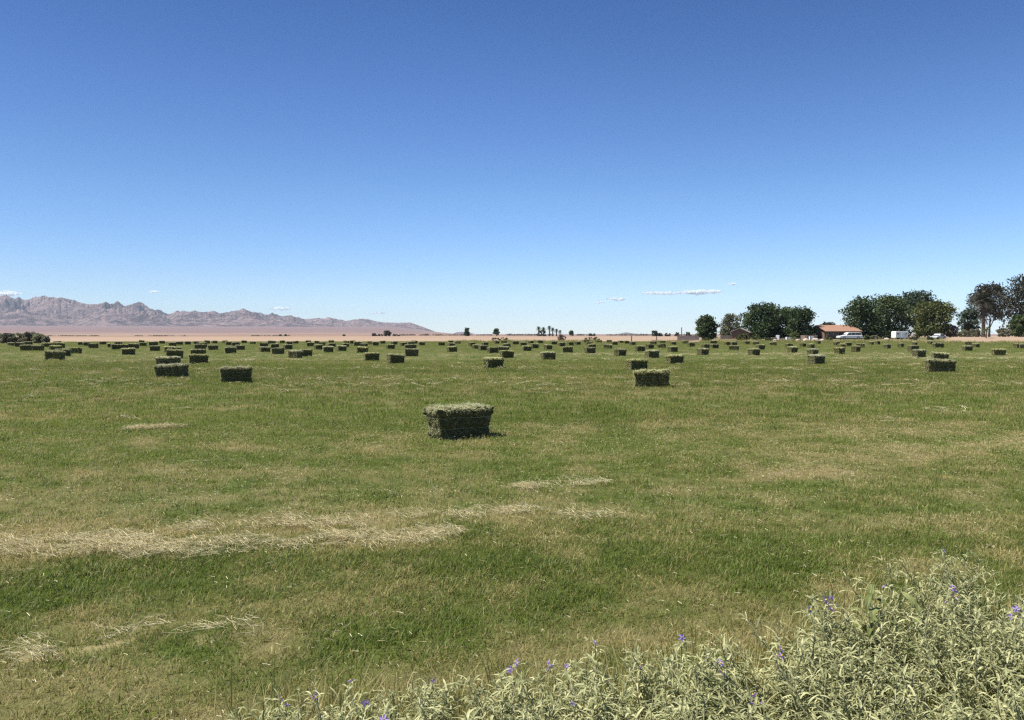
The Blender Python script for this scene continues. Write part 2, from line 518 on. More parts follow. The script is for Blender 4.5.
def scatter_object(name, x, y, z, rot, scl, idx, dry, tone, coll):
    o = np_mesh(name, np.stack([x, y, z], 1), np.zeros((0, 3), int) if False else np.zeros((0, 3), np.int32), None,
                {'rot': ('FLOAT_VECTOR', rot), 'scl': ('FLOAT_VECTOR', scl), 'idx': ('INT', idx), 'dry': ('FLOAT', dry), 'tone': ('FLOAT', tone)})
    ng = bpy.data.node_groups.new(name + '_scatter', 'GeometryNodeTree')
    ng.interface.new_socket('Geometry', in_out='INPUT', socket_type='NodeSocketGeometry')
    ng.interface.new_socket('Geometry', in_out='OUTPUT', socket_type='NodeSocketGeometry')
    gi, go = ng.nodes.new('NodeGroupInput'), ng.nodes.new('NodeGroupOutput')
    ci = ng.nodes.new('GeometryNodeCollectionInfo'); ci.inputs[0].default_value = coll
    ci.inputs['Separate Children'].default_value = True; ci.inputs['Reset Children'].default_value = True
    ip = ng.nodes.new('GeometryNodeInstanceOnPoints'); ip.inputs['Pick Instance'].default_value = True

    def na_(n, t):
        q = ng.nodes.new('GeometryNodeInputNamedAttribute'); q.data_type = t; q.inputs[0].default_value = n
        return q.outputs[0]
    L = ng.links.new
    L(gi.outputs[0], ip.inputs['Points']); L(ci.outputs[0], ip.inputs['Instance'])
    L(na_('idx', 'INT'), ip.inputs['Instance Index']); L(na_('scl', 'FLOAT_VECTOR'), ip.inputs['Scale'])
    er = ng.nodes.new('FunctionNodeEulerToRotation'); L(na_('rot', 'FLOAT_VECTOR'), er.inputs[0]); L(er.outputs[0], ip.inputs['Rotation'])
    L(ip.outputs[0], go.inputs[0])
    md = o.modifiers.new('scatter', 'NODES'); md.node_group = ng
    return o


def wedge(n, d0, d1, margin):
    """random points in the strip of field between two distances, a little wider than the view"""
    q = np.sqrt(RNG.random(n * 2) * (d1**2 - d0**2) + d0**2)
    w = .66 * q + margin
    x = (RNG.random(n * 2) * 2 - 1) * (.66 * d1 + margin)
    k = np.abs(x) < w
    return x[k][:n], q[k][:n]


PX, PY, PI_, PS = [], [], [], []
fade_in = lambda q, a, b: RNG.random(len(q)) < ss(a, b, q)
for n, d0, d1, mg, ids, s0, s1 in ((34000, 2.3, 8, 1.5, (0, 4), .8, 1.3), (70000, 5.6, 20, 2, (0, 4), 1.0, 1.6), (80000, 11.5, 55, 3, (4, 7), .9, 1.4),
                                   (70000, 34, 186, 5, (7, 10), .7, 1.2)):
    x, y = wedge(n, d0, d1, mg)
    if d0 > 10:
        k = fade_in(y, d0 - .1, d0 * 1.5); x, y = x[k], y[k]
    if d1 < 100:
        k = ~fade_in(y, d1 * .72, d1); x, y = x[k], y[k]
    PX.append(x); PY.append(y); PI_.append(RNG.integers(*ids, len(x))); PS.append(s0 + (s1 - s0) * RNG.random(len(x)))
x = np.concatenate(PX); y = np.concatenate(PY); idx = np.concatenate(PI_); s = np.concatenate(PS)
k = (y < field_edge(x, y) + 2); x, y, idx, s = x[k], y[k], idx[k], s[k]
st = straw_amount(x, y)
k = RNG.random(len(x)) > st * .75; x, y, idx, s = x[k], y[k], idx[k], s[k]
dr = dryness(x, y); tn_ = fbm(x * .09, y * .25, 3, 91) * ss(4, 18, y)
lush = fbm(x * 1.3, y * 1.3, 3, 51)
sz = s * (.72 + .6 * lush) * (1 - .25 * dr)
# taller dry bunches: through the thicket and along the far edge of the field
bx, by = [], []
for _ in range(650):
    px = random.uniform(250, 1060); e = np.interp(px, [250, 500, 700, 800, 930, 1060], [690, 668, 640, 610, 565, 590])
    q = at(px, random.uniform(e + 25, 800)); bx.append(q[0]); by.append(q[1])
n_near = len(bx)
for _ in range(900):
    px = random.uniform(440, 1050); d = random.uniform(-7, 6)
    q = atd(px, 1); yy = float(field_edge(np.array([q[0] * 170]), np.array([170.]))[0]) + d
    if fbm(np.array([px * .03]), np.array([2.]), 2, 8)[0] > .48 or px > 700: bx.append(q[0] * yy); by.append(yy)
bx, by = np.array(bx), np.array(by); nb = len(bx)
bi = np.where(np.arange(nb) < n_near, RNG.integers(10, 12, nb), RNG.integers(12, 14, nb))
x = np.concatenate([x, bx]); y = np.concatenate([y, by]); idx = np.concatenate([idx, bi])
sz = np.concatenate([sz, .6 + .6 * RNG.random(nb)])
dr = np.concatenate([dr, np.where(np.arange(nb) < n_near, .35 + .6 * RNG.random(nb), .25 + .6 * RNG.random(nb))])
tn_ = np.concatenate([tn_, RNG.random(nb) * .6])
z = ground_z(x, y)
n = len(x)
rot = np.stack([RNG.normal(0, .12, n), RNG.normal(0, .12, n), RNG.random(n) * 6.283], 1)
scl = np.stack([sz, sz, sz * (.75 + .5 * RNG.random(n))], 1)
tag(scatter_object('grass', x, y, z, rot, scl, idx, np.clip(dr + RNG.normal(0, .26, n), 0, 1), np.clip(tn_ + RNG.normal(.1, .25, n), 0, 1), c_grass),
    'short cut green field grass with dried yellow patches', 'grass', kind='stuff')

x1, y1 = wedge(60000, 2.6, 15, 1); i1 = RNG.integers(0, 4, len(x1))
k = RNG.random(len(x1)) < np.clip(straw_amount(x1, y1) * 1.15, 0, 1) + .05 + .14 * ss(.4, .8, dryness(x1, y1)); x1, y1, i1 = x1[k], y1[k], i1[k]
x2, y2 = wedge(26000, 12, 70, 2); i2 = RNG.integers(4, 7, len(x2))
stripe = ss(.60, .72, fbm(x2 * .03 + y2 * .01, y2 * .45 - x2 * .04, 3, 71)) * ss(14, 25, y2)
k = RNG.random(len(x2)) < np.clip(straw_amount(x2, y2) + stripe * .30 + .02, 0, 1); x2, y2, i2 = x2[k], y2[k], i2[k]
x = np.concatenate([x1, x2]); y = np.concatenate([y1, y2]); idx = np.concatenate([i1, i2]); n = len(x)
idx = np.where((idx < 4) & (straw_amount(x, y) < .12), 7 + idx % 3, idx)
z = ground_z(x, y) + straw_amount(x, y) * .05 * RNG.random(n) + np.where(np.arange(n) < len(x1), .02, .03)
rot = np.stack([RNG.normal(0, .15, n), RNG.normal(0, .15, n), RNG.normal(.1, .8, n)], 1)
sq = .6 + .7 * RNG.random(n); scl = np.stack([sq, sq, sq], 1)
tag(scatter_object('straw_litter', x, y, z, rot, scl, idx, np.zeros(n), np.zeros(n), c_straw),
    'pale dry straw left lying in streaks on the cut field', 'straw', kind='stuff')

# ------------------------------------------------------------------ hay bales
m_hay = leafy('hay_core', [(.050, .047, .018), (.105, .098, .038), (.18, .165, .068)], trans=0, spec=.1, rough=.9)
m_hay2, nt, out = nm('hay_stalks')
bvv = N(nt, 'ShaderNodeAttribute', attribute_name='var').outputs['Fac']
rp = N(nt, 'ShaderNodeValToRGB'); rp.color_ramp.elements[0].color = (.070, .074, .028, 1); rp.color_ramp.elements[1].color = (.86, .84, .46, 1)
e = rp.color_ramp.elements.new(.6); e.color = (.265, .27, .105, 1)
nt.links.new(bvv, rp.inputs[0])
oi = N(nt, 'ShaderNodeObjectInfo').outputs['Random']
hs = N(nt, 'ShaderNodeHueSaturation'); nt.links.new(rp.outputs[0], hs.inputs['Color'])
nt.links.new(maprange(nt, oi, 0, 1, .70, 1.2), hs.inputs['Value']); nt.links.new(maprange(nt, math_(nt, 'FRACT', math_(nt, 'MULTIPLY', oi, 7.3)), 0, 1, .70, 1.1), hs.inputs['Saturation'])
p = N(nt, 'ShaderNodeBsdfPrincipled'); p.inputs['Roughness'].default_value = .6; p.inputs['Specular IOR Level'].default_value = .2
t = N(nt, 'ShaderNodeBsdfTranslucent'); mx = N(nt, 'ShaderNodeMixShader'); mx.inputs[0].default_value = .4
nt.links.new(hs.outputs[0], p.inputs[0]); nt.links.new(hs.outputs[0], t.inputs[0]); nt.links.new(p.outputs[0], mx.inputs[1]); nt.links.new(t.outputs[0], mx.inputs[2]); nt.links.new(mx.outputs[0], out.inputs[0])
m_twine = solid('baling_twine', (.30, .28, .17), (.42, .39, .25), scale=80, rough=.8)

BL, BD, BH = 1.10, .46, .56


def bale_shape(x, y, z, seed):
    flx = 2.6 if seed == 11 else .5
    """push a point of a plain block (unit -1..1 in x, y; 0..1 in z) to the bale's packed, pinched shape"""
    sl = np.floor((x + 1) * 5.5 + .3 * vn(z * 4, x * 0 + seed, seed)); sl2 = _h(sl, sl * 0 + 3, seed)
    pinch = -.018 * (np.exp(-((z - .36) / .07) ** 2) + np.exp(-((z - .70) / .07) ** 2))
    flare = .036 * ss(.35, .97, z) - .018 * ss(.25, 0, z)
    X = x * BL / 2; Y = y * BD / 2; Z = z * BH
    ex = np.abs(x) > .999; ey = np.abs(y) > .999; ez = z > .999
    n1 = (fbm(x * 9 + z * 5, y * 7 + z * 11, 3, seed) - .5)
    Y = Y + np.sign(y) * np.where(ey, pinch + flare + n1 * .05 + (sl2 - .5) * .028, 0)
    X = X + np.sign(x) * np.where(ex, pinch + flare * flx + n1 * .09, 0)
    Z = Z + np.where(ez, n1 * .09 + (sl2 - .5) * .045, 0)
    return X, Y, Z


def make_bale(seed, nx, ny, nz, nst, w, lmin, lmax, twine=True):
    rnd = random.Random(seed); rg = np.random.default_rng(seed)
    V, Fc, var = [], [], []

    def face(fx, a, b):
        o = sum(len(q) for q in V)
        A_, B_ = np.meshgrid(np.linspace(0, 1, a + 1), np.linspace(0, 1, b + 1))
        X, Y, Z = bale_shape(*fx(A_.ravel(), B_.ravel()), seed)
        V.append(np.stack([X, Y, Z], 1)); var.append(rg.random(len(X)) * .7)
        i, j = np.meshgrid(np.arange(b), np.arange(a), indexing='ij'); n = a + 1
        Fc.append(o + np.stack([i * n + j, i * n + j + 1, (i + 1) * n + j + 1, (i + 1) * n + j], -1).reshape(-1, 4))
    one = np.ones_like
    sides = [(lambda a, b: (a * 2 - 1, -one(a), b), nx, nz), (lambda a, b: (1 - a * 2, one(a), b), nx, nz),
             (lambda a, b: (one(a), a * 2 - 1, b), ny, nz), (lambda a, b: (-one(a), 1 - a * 2, b), ny, nz),
             (lambda a, b: (a * 2 - 1, b * 2 - 1, one(a)), nx, ny)]
    for fx, a, b in sides: face(fx, a, b)
    core = np.vstack(V); cf = np.vstack(Fc); cv = np.concatenate(var)
    root = thing('hay_bale', (0, 0, -50), 'hay bale', 'hay bale', 'hay bales lying over the cut field')
    # stalks on the surface
    areas = [BL * BH, BL * BH, BD * BH, BD * BH, BL * BD * 1.7]
    vs, fs, vr = [], [], []
    for k, (fx, a, b) in enumerate(sides):
        m = int(nst * areas[k] / sum(areas))
        q1, q2 = rg.random(m), rg.random(m)
        if k < 4: q2 = np.where(rg.random(m) < .25, 1 - .12 * rg.random(m), q2)
        X, Y, Z = bale_shape(*fx(q1, q2), seed)
        nrm = Vector([(0, -1, 0), (0, 1, 0), (1, 0, 0), (-1, 0, 0), (0, 0, 1)][k])
        for xx, yy, zz in zip(X, Y, Z):
            d = Vector((rnd.gauss(0, 1), rnd.gauss(0, 1), rnd.gauss(0, .8)))
            d = d - nrm * d.dot(nrm) * (.25 if k < 4 else .6)
            if k == 4 and rnd.random() < .2: d.z = abs(d.z) + .5
            d.normalize()
            if d.dot(nrm) < 0: d = d - nrm * 2 * d.dot(nrm)
            L = rnd.uniform(lmin, lmax) * (1.25 if k == 4 else 1)
            s_ = d.cross(Vector((rnd.gauss(0, 1), rnd.gauss(0, 1), rnd.gauss(0, 1)))).normalized() * w * rnd.uniform(.6, 1.3) / 2
            b0 = Vector((xx, yy, zz)) + nrm * .001 - d * L * .35; e0 = b0 + d * L + nrm * L * .12
            if b0.z < .0 or e0.z < .0: continue
            o = len(vs); vs += [tuple(b0 - s_), tuple(b0 + s_), tuple(e0 + s_ * .6), tuple(e0 - s_ * .6)]
            fs.append((o, o + 1, o + 2, o + 3))
            v_ = rnd.random() ** (.22 if k == 4 or zz > BH * .92 else 1.4 if k < 2 else .55); vr += [v_] * 4  # sunlight put into the stalk colour: top, upper rim and ends paler
    allv = np.vstack([core, np.array(vs)]); allf = np.vstack([cf, np.array(fs) + len(core)])
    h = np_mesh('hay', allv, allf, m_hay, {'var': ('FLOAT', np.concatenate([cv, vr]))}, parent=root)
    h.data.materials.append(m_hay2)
    mi = np.zeros(len(h.data.polygons), np.int32); mi[len(cf):] = 1
    h.data.polygons.foreach_set('material_index', mi)
    if twine:
        for zt in (.36, .70):
            pts = []
            for (ax, ay), (bx_, by_) in (((-1, -1), (1, -1)), ((1, -1), (1, 1)), ((1, 1), (-1, 1)), ((-1, 1), (-1, -1))):
                for q in np.linspace(0, 1, 24)[:-1]:
                    xx, yy = ax + (bx_ - ax) * q, ay + (by_ - ay) * q
                    X, Y, Z = bale_shape(np.array([xx]), np.array([yy]), np.array([zt]), seed)
                    pts.append((X[0] * (1.004 + rnd.uniform(-.008, .012)), Y[0] * (1.01 + rnd.uniform(-.03, .03)), Z[0] + rnd.uniform(-.012, .012)))
            pts.append(pts[0])
            mb = MB(); mb.tube(pts, .0055, 5, cap=False); mb.build('twine', m_twine, root)
    return root


near_b = [make_bale(11 + i, 44, 18, 22, 7000, .0045, .03, .10) for i in range(4)]
mid_b = [make_bale(31 + i, 30, 12, 14, 2200, .009, .04, .12) for i in range(3)]
far_b = [make_bale(51 + i, 22, 8, 8, 700, .018, .05, .14, twine=False) for i in range(3)]

MAIN = 'largest-looking dark hay bale with ragged pale top, standing alone in the middle of the field'
BALES = [  # pixel span of the bale, pixel row of its foot, what singles it out
    (429, 488, 438, MAIN),
    (634, 669.5, 387.5, 'hay bale with two pale twine lines, in front of the shaded-end bale'),
    (627, 646, 371, 'dark hay bale with a black shaded end, just behind the twine-striped bale'),
    (221, 252, 383, 'black-sided hay bale with bright straw top and lit end, beside the stacked-looking pair'),
    (157, 187.5, 377.7, 'low mottled grey-green hay bale in front of a taller grey one'),
    (157, 180, 367.5, 'grey hay bale rising directly behind the low mottled bale'),
    (166.5, 183, 358.5, 'dark hay bale half hidden behind the grey bale of the pair'),
    (189, 208, 364.3, 'dark rectangular hay bale with a second bale peeking over its top'),
    (191, 206, 356.5, 'green hay bale peeking over a dark rectangular bale under the mountains'),
    (46, 64, 359.7, 'long dark hay bale at the front of the cluster near the shrubs'),
    (56, 70, 356.2, 'hay bale overlapped by the front bale of the cluster near the shrubs'),
    (69.5, 81, 353.7, 'dark hay bale at the open end of the cluster near the shrubs'),
    (50, 61, 351.6, 'hay bale behind the front two of the cluster near the shrubs'),
    (33, 43, 350.8, 'squat hay bale in front of the shrubs, inner one of two side by side'),
    (21, 32, 350.8, 'squat hay bale in front of the shrubs, outer one of two side by side'),
    (122, 135, 354.7, 'lone dark hay bale between the shrub-side cluster and the grey pair'),
    (150, 160, 351, 'small hay bale just behind and left of the half hidden bale'),
    (164, 174, 352.3, 'small brownish hay bale poking out behind the half hidden bale'),
    (169, 181, 353, 'pale-topped small hay bale right behind the half hidden dark bale'),
    (208.5, 218, 350, 'small dark hay bale beyond the dark rectangular bale with a bale over it'),
    (225, 236.5, 353.5, 'dark hay bale straight behind the black-sided bale with bright top'),
    (236, 244, 350, 'small low hay bale touching outlines with the one behind the black-sided bale'),
    (260, 269, 352, 'dark hay bale with another one visible just above its top'),
    (272.5, 284, 354, 'black hay bale with straight pale top, left of an overlapping pair'),
    (289, 301.5, 358, 'front hay bale of the overlapping pair under the foothills'),
    (300.5, 310.6, 356.3, 'rear hay bale of the overlapping pair under the foothills'),
    (323, 333, 352.5, 'dark square-ended hay bale below the foothills with a lower bale on its left'),
    (337, 346, 351, 'small hay bale with another jutting out behind its upper right corner'),
    (357.5, 367.5, 352.8, 'grey-green hay bale directly behind the one with a bright lit end'),
    (364, 379, 361, 'dark hay bale with a bright lit end, in front of a grey-green bale'),
    (387, 403.5, 363.8, 'broad dark hay bale with pale lit end beneath the far shrub clump'),
    (405, 418.5, 356.3, 'hay bale with bright top and another one showing over it, beneath the low hill'),
    (404.6, 417, 349.8, 'hay bale seen above the bright-topped bale beneath the low hill'),
    (447, 457, 352, 'lone dark hay bale below the upright oval tree'),
    (483.5, 502.6, 369, 'dark hay bale with lit end, the foremost below the round lone tree'),
    (479, 487, 350.6, 'small grey hay bale beyond the foremost bale below the round tree'),
    (488, 497, 353, 'pale grey-green hay bale just behind the foremost one below the round tree'),
    (498, 509, 352.5, 'light-topped hay bale peeking over the dark one below the round tree'),
    (500, 513, 358, 'dark hay bale with a light-topped bale peeking over it'),
    (523, 530, 351, 'small square dark hay bale below the palm cluster'),
    (541, 555, 359.6, 'broad dark hay bale, foremost one below the palm cluster'),
    (564, 572, 352.5, 'grey hay bale with lit end between the palm cluster and the small green tree'),
    (585.5, 594.5, 353.5, 'dark hay bale with bright top carrying another bale outline above'),
    (615, 625.5, 355.8, 'lone dark low hay bale beyond the twine-striped bale'),
    (636, 643.5, 351.6, 'small dark hay bale straight above the twine-striped bale'),
    (647.5, 657, 358, 'dark hay bale with lit end below the distant blue hills'),
    (667, 682, 364.4, 'dark hay bale with pale lower edge, foremost one below the pole'),
    (669, 676, 352, 'small dark hay bale beyond the foremost one below the pole'),
    (698, 708, 355, 'square grey hay bale in front of the separate dark tree'),
    (731, 737, 350.6, 'small dark hay bale with bright top in front of the brown gabled house'),
    (748.5, 759, 355.4, 'pale low hay bale, foremost one in front of the big leafy trees'),
    (809, 823, 364.7, 'dark hay bale with pale top in front of another, below the orange roof'),
    (807, 818.6, 355.6, 'dark hay bale peeking over the pale-topped one below the orange roof'),
    (788, 796, 352.8, 'small grey hay bale below the big trees beside the orange roof'),
    (835, 844.5, 354, 'dark hay bale with bright top straight below the white car'),
    (851.5, 860, 352, 'hay bale with lit top just beyond the white car\'s tail end'),
    (907.5, 919, 351.5, 'long low hay bale beyond a square one, below the tallest tree group'),
    (914, 924, 357.8, 'square dark hay bale with lit end below the tallest tree group'),
    (932, 946.5, 361, 'pale-topped dark hay bale standing behind the broad mottled one'),
    (926, 953.5, 373, 'broad mottled hay bale in front of a pale-topped one near the sandy bank'),
    (962, 972, 350.8, 'low flat hay bale below the dome-shaped shrub'),
    (993, 1004.5, 355.4, 'grey hay bale with lit end, foremost one below the tall ragged trees'),
]
FAR = '''52 65 348;42 51 347;15 24 347;8 14 346;24 32 345.6;54 61 345;79 83 345;84 89 346;89 98 348.4;100 106 344.7;108 115 347.5;112 119.4 349.5;
119.6 127 349.3;114 122 345.5;128 139 348.7;140 146 346.2;139 144 343.3;149 158 346;160 164 343.8;169 176 346.2;176 183 345;185 190.5 344.7;195 205.5 349.4;198 207 347.3;
205 209 343.7;212 217 343.6;225.5 232 345.3;232 239.6 346;242 246 343.4;250 255.5 344.4;194 198 344.2;223 227 343.4;260 268 347;271 278.5 348.5;284 291.5 349.5;286.5 292 345;268 275.5 344;
280 284.5 343.4;293 298.5 343.8;307 314.5 346.5;315 322 349.6;319 325 345.6;329 335 347;329 333.5 343.3;305.5 311 343.4;315 318.5 343.7;342 348 347.3;343.5 349 344;350 355.5 343.8;
353.5 362.5 346;360 367.6 347.8;369 372 344.6;373 377.5 345.6;380 385 343.8;386.5 394.6 349;392 396.5 344.8;401 406.3 346;408 416 345.7;412 416.5 344;419 424.6 345.4;438 445 345.6;
448 453 343.5;455.5 460 344;448 454 347;469 474.6 346.5;475 478 349;482 488 346;503 510.5 347.7;494.5 498.5 344;502 506 343.5;512 519 344.6;521 525.5 346;531 537.6 348.4;529 532.6 343.7;
537 543 343.3;544 552 349.6;551 557 344.6;559 564.5 346.5;568 573 345.6;575 580 345;589 594.5 348.7;586 592 345.8;584.5 588 342.6;598 601 342.6;605 610.5 348.7;612 617 345.2;630 635 345.3;
619 622.5 343.2;624 628.5 343.8;607.5 611 342.8;647 652.5 348.7;650.6 656 344.8;659 664.8 348;660.5 664.5 343.5;671 675 345;683 687.5 343.7;688 694 346.8;702.5 708.5 348.7;712 717 348.4;
710 717 343.9;725.6 729.7 345.4;732 735.6 345.6;757 763.7 349.6;754.5 757.5 345;745 748.5 344.4;786.5 791.5 348.2;800.5 805 347;808 814 348.7;838.6 844.6 348.5;834.8 838.2 345.6;846 850 346.3;
858 863 348;869 873 345;884 890 348.7;771.8 775 345.6;816.8 819.7 344;876 879 344.6;898.5 903 347.5;912 917 345.4;932.5 944 347.8;966 970.6 345.6;973.5 978.5 347.5;1020 1028 348.7;
1014.5 1019 348;928 931.5 344.5'''
SECT = [(50, 'tiny hay bale in the farthest row right beside the grey-green shrubs'), (250, 'tiny hay bale in the back rows under the high rugged mountains'),
        (430, 'tiny hay bale in the back rows under the low tapering hills'), (512, 'tiny hay bale in the back rows below the two lone trees'),
        (600, 'tiny hay bale in the back rows below the palm cluster'), (686, 'tiny hay bale in the back rows below the bare open horizon'),
        (765, 'tiny hay bale in the back rows before the brown gabled house'), (828, 'tiny hay bale in the back rows before the orange-roofed house'),
        (906, 'tiny hay bale in the back rows before the white car and trailer'), (1100, 'tiny hay bale in the back rows before the sandy bank')]
for row in FAR.replace('\n', '').split(';'):
    a, b, c_ = (float(q) for q in row.split())
    BALES.append((a, b, c_, None))
used = set()
ROT = {0: 33, 1: -6, 2: 24, 3: 14, 4: 3, 5: 4}
for i, (a, b, yb, lab) in enumerate(BALES):
    yb2 = yb if yb < 430 else 439.5
    gx_, gy_ = at((a + b) / 2, yb2)
    wpx = (b - a) * gy_ / F
    th = ROT.get(i)
    if th is None: th = random.choice([-6, 4, 10, 16, 22, 28]) if wpx > .95 else random.choice([24, 34, 42, -30])
    th = R(th)
    wid = BL * abs(math.cos(th)) + BD * abs(math.sin(th)) * .8
    s_ = min(1.22, max(.80, wpx / wid / 1.05))
    sh = min(1.12, max(.9, 1 + (s_ - 1) * .4))
    gy_ += BD / 2 * .9; gx_ *= gy_ / (gy_ - BD / 2 * .9)
    pool = near_b if yb > 362 else mid_b if yb > 349.9 else far_b
    src = near_b[0] if i == 0 else near_b[1 + i % 3] if pool is near_b else pool[i % len(pool)]
    sh *= random.uniform(.93, 1.08) if i else 1.0
    if lab and ('mottled' in lab or lab.startswith('grey')): th = R(-7)
    rot = (R(random.gauss(0, 2.2)), R(random.gauss(0, 2.2)), th + (math.pi if random.random() < .4 and i else 0))
    loc = (gx_, gy_, gz(gx_, gy_) - .01)
    if i == 4: sh *= .86
    scl_ = (s_, 1, sh)
    if lab is None: lab = next(t_ for lim, t_ in SECT if (a + b) / 2 < lim)
    if src not in used:
        used.add(src); o = src; o.location = loc; o.rotation_euler = rot; o.scale = scl_; o['label'] = lab
    else:
        o = copy_thing(src, loc, rot, scl_, lab)

# ------------------------------------------------------------------ trees and shrubs
GREEN = {
    'dark': leafy('dark_foliage', [(0.028, 0.045, 0.015), (0.050, 0.078, 0.025), (0.087, 0.120, 0.039)], trans=.25),
    'mid': leafy('green_foliage', [(0.039, 0.059, 0.018), (0.070, 0.098, 0.031), (0.119, 0.146, 0.048)], trans=.25),
    'yellow': leafy('yellow_green_foliage', [(0.049, 0.063, 0.017), (0.095, 0.112, 0.031), (0.161, 0.165, 0.048)], trans=.25),
    'blue': leafy('blue_green_foliage', [(0.031, 0.050, 0.031), (0.056, 0.084, 0.050), (0.095, 0.123, 0.070)], trans=.25),
    'grey': leafy('grey_green_foliage', [(0.077, 0.084, 0.048), (0.140, 0.147, 0.084), (0.224, 0.221, 0.133)], trans=.2),
    'brown': leafy('dull_brown_foliage', [(0.028, 0.028, 0.018), (0.050, 0.050, 0.031), (0.092, 0.084, 0.050)], trans=.2),
    'olive': leafy('olive_grey_foliage', [(.13, .14, .075), (.22, .235, .125), (.33, .335, .20)], trans=.45),
    'dead': leafy('dry_brown_foliage', [(0.098, 0.067, 0.050), (0.168, 0.119, 0.091), (0.238, 0.182, 0.140)], trans=.2),
    'sage': leafy('sage_foliage', [(0.105, 0.104, 0.063), (0.175, 0.165, 0.098), (0.252, 0.231, 0.140)], trans=.2),
}
m_bark = solid('bark', (.085, .062, .045), (.14, .105, .075), scale=5, rough=.9, bump=.4)
m_palmbark = solid('palm_trunk', (.085, .06, .042), (.14, .10, .07), scale=9, rough=.9, bump=.5, stretch=(1, 1, 5))


def leaf_cloud(centres, radii, n, size, rg):
    """n small leaf sprays spread over lumps, most of them near each lump's skin"""
    centres = np.array(centres); radii = np.array(radii)
    wgt = radii[:, 0] * radii[:, 1]; k = rg.choice(len(centres), n, p=wgt / wgt.sum())
    d = rg.normal(size=(n, 3)); d /= np.linalg.norm(d, axis=1)[:, None]
    q = rg.random(n) ** .38
    q = np.where(rg.random(n) < .12, 1 + .28 * rg.random(n), q)
    c = centres[k] + d * radii[k] * q[:, None]
    u = rg.normal(size=(n, 3)); u /= np.linalg.norm(u, axis=1)[:, None]
    v = np.cross(u, rg.normal(size=(n, 3))); v /= np.linalg.norm(v, axis=1)[:, None]
    s = size * (.5 + rg.random(n))[:, None]
    P = np.stack([c - u * s, c - v * s * .55, c + u * s, c + v * s * .55], 1).reshape(-1, 3)
    Fq = np.arange(n * 4).reshape(-1, 4)
    lump = rg.random(len(centres))
    var = np.clip(.5 * rg.random(n) + .5 * lump[k], 0, 1)
    return P, Fq, np.repeat(var, 4)


def tree(name, px0, px1, ytop, ybot, d, mat, label, cat='tree', group=None, seed=0, n=4200, size=.30, trunk=.22, lumps=26, zb=None,
         power=2.2, gaps=1., low=.02, depth=.8, stem='trunk', crown='crown'):
    rg = np.random.default_rng(seed); rnd = random.Random(seed)
    cx, _ = atd((px0 + px1) / 2, d)
    w = (px1 - px0) * d / F; zt = CAMH + (HZ - ytop) * d / F; z0 = gz(cx, d) if zb is None else zb
    h = zt - z0
    root = thing(name, (cx, d, z0), label, cat, group)
    cb = h * low                                          # height at which leaves begin
    cs, rs = [], []
    for i in range(lumps):
        t = (i + .5) / lumps
        zz = cb + (h - cb) * (.10 + .82 * t ** .85)
        f = (zz - cb) / (h - cb)
        half = (w / 2) * math.sqrt(max(.03, 1 - abs((f - .36) / .66) ** power)) * rnd.uniform(.84, 1.1)
        a = i * 2.39996 + rnd.uniform(-.5, .5)
        lr = min(w, h) * rnd.uniform(.095, .215) * gaps
        rad = max(0, half - lr * .8) * math.sqrt(rnd.uniform(.15, 1))
        cs.append((math.cos(a) * rad, math.sin(a) * rad * depth, min(zz, h - lr * .75)))
        rs.append((lr * rnd.uniform(1, 1.35), lr * rnd.uniform(1, 1.3), lr * rnd.uniform(.7, .95)))
    if low < .1:                                          # boughs that hang to the ground
        for i in range(max(6, lumps // 3)):
            a = i * 2.39996 + 1; lr = min(w, h) * rnd.uniform(.10, .17)
            rad = max(0, w / 2 * .9 - lr) * math.sqrt(rnd.uniform(.25, 1))
            cs.append((math.cos(a) * rad, math.sin(a) * rad * depth, cb + lr * rnd.uniform(.6, 1.3))); rs.append((lr * 1.25, lr * 1.2, lr * .85))
    mb = MB()
    top = Vector((rnd.uniform(-.05, .05) * w, 0, h * .62))
    mid = Vector((rnd.uniform(-.04, .04) * w, 0, h * .3))
    mb.tube([(0, 0, -.15), mid * .5, mid, top], [trunk * 1.35, trunk, trunk * .75, trunk * .25], 7)
    for c in sorted(cs, key=lambda q: rnd.random())[:min(14, lumps)]:
        b = mid.lerp(top, rnd.uniform(-.4, .9)); c = Vector(c); m = b.lerp(c, .5) + Vector((0, 0, -.05 * h))
        mb.tube([b, m, c], [trunk * .42, trunk * .26, trunk * .08], 5)
    mb.build(stem, m_bark, root)
    P, Fq, var = leaf_cloud(cs, rs, n, size, rg)
    P[:, 2] = np.maximum(P[:, 2], .03)
    np_mesh(crown, P, Fq, GREEN[mat], {'var': ('FLOAT', var)}, parent=root)
    return root


FG = 'trees around the farm'
tree('broadleaf_tree', 764, 800, 308, 340, 224, 'mid', 'green tree filling the gap behind the two joined dark trees', group=FG, seed=14, n=5000, size=.29, lumps=30, low=.02)
tree('broadleaf_tree', 694, 719, 315, 341, 200, 'dark', 'dark rounded tree standing apart at the open side of the farm', group=FG, seed=1, n=4200, size=.26, low=.02, lumps=26)
tree('broadleaf_tree', 717, 742, 313, 338, 226, 'grey', 'thin greyish tree with see-through crown behind the brown gabled house', group=FG, seed=2, n=2800, size=.26, gaps=.9, lumps=22)
tree('broadleaf_tree', 737, 788, 303, 341, 208, 'dark', 'biggest dark leafy tree rising behind the brown gabled house', group=FG, seed=3, n=8500, size=.29, lumps=44, trunk=.35, low=.02)
tree('broadleaf_tree', 776, 818, 307, 341, 205, 'dark', 'dark leafy tree beside the orange-roofed house, joined to the biggest one', group=FG, seed=4, n=6500, size=.28, lumps=36, trunk=.3, low=.02)
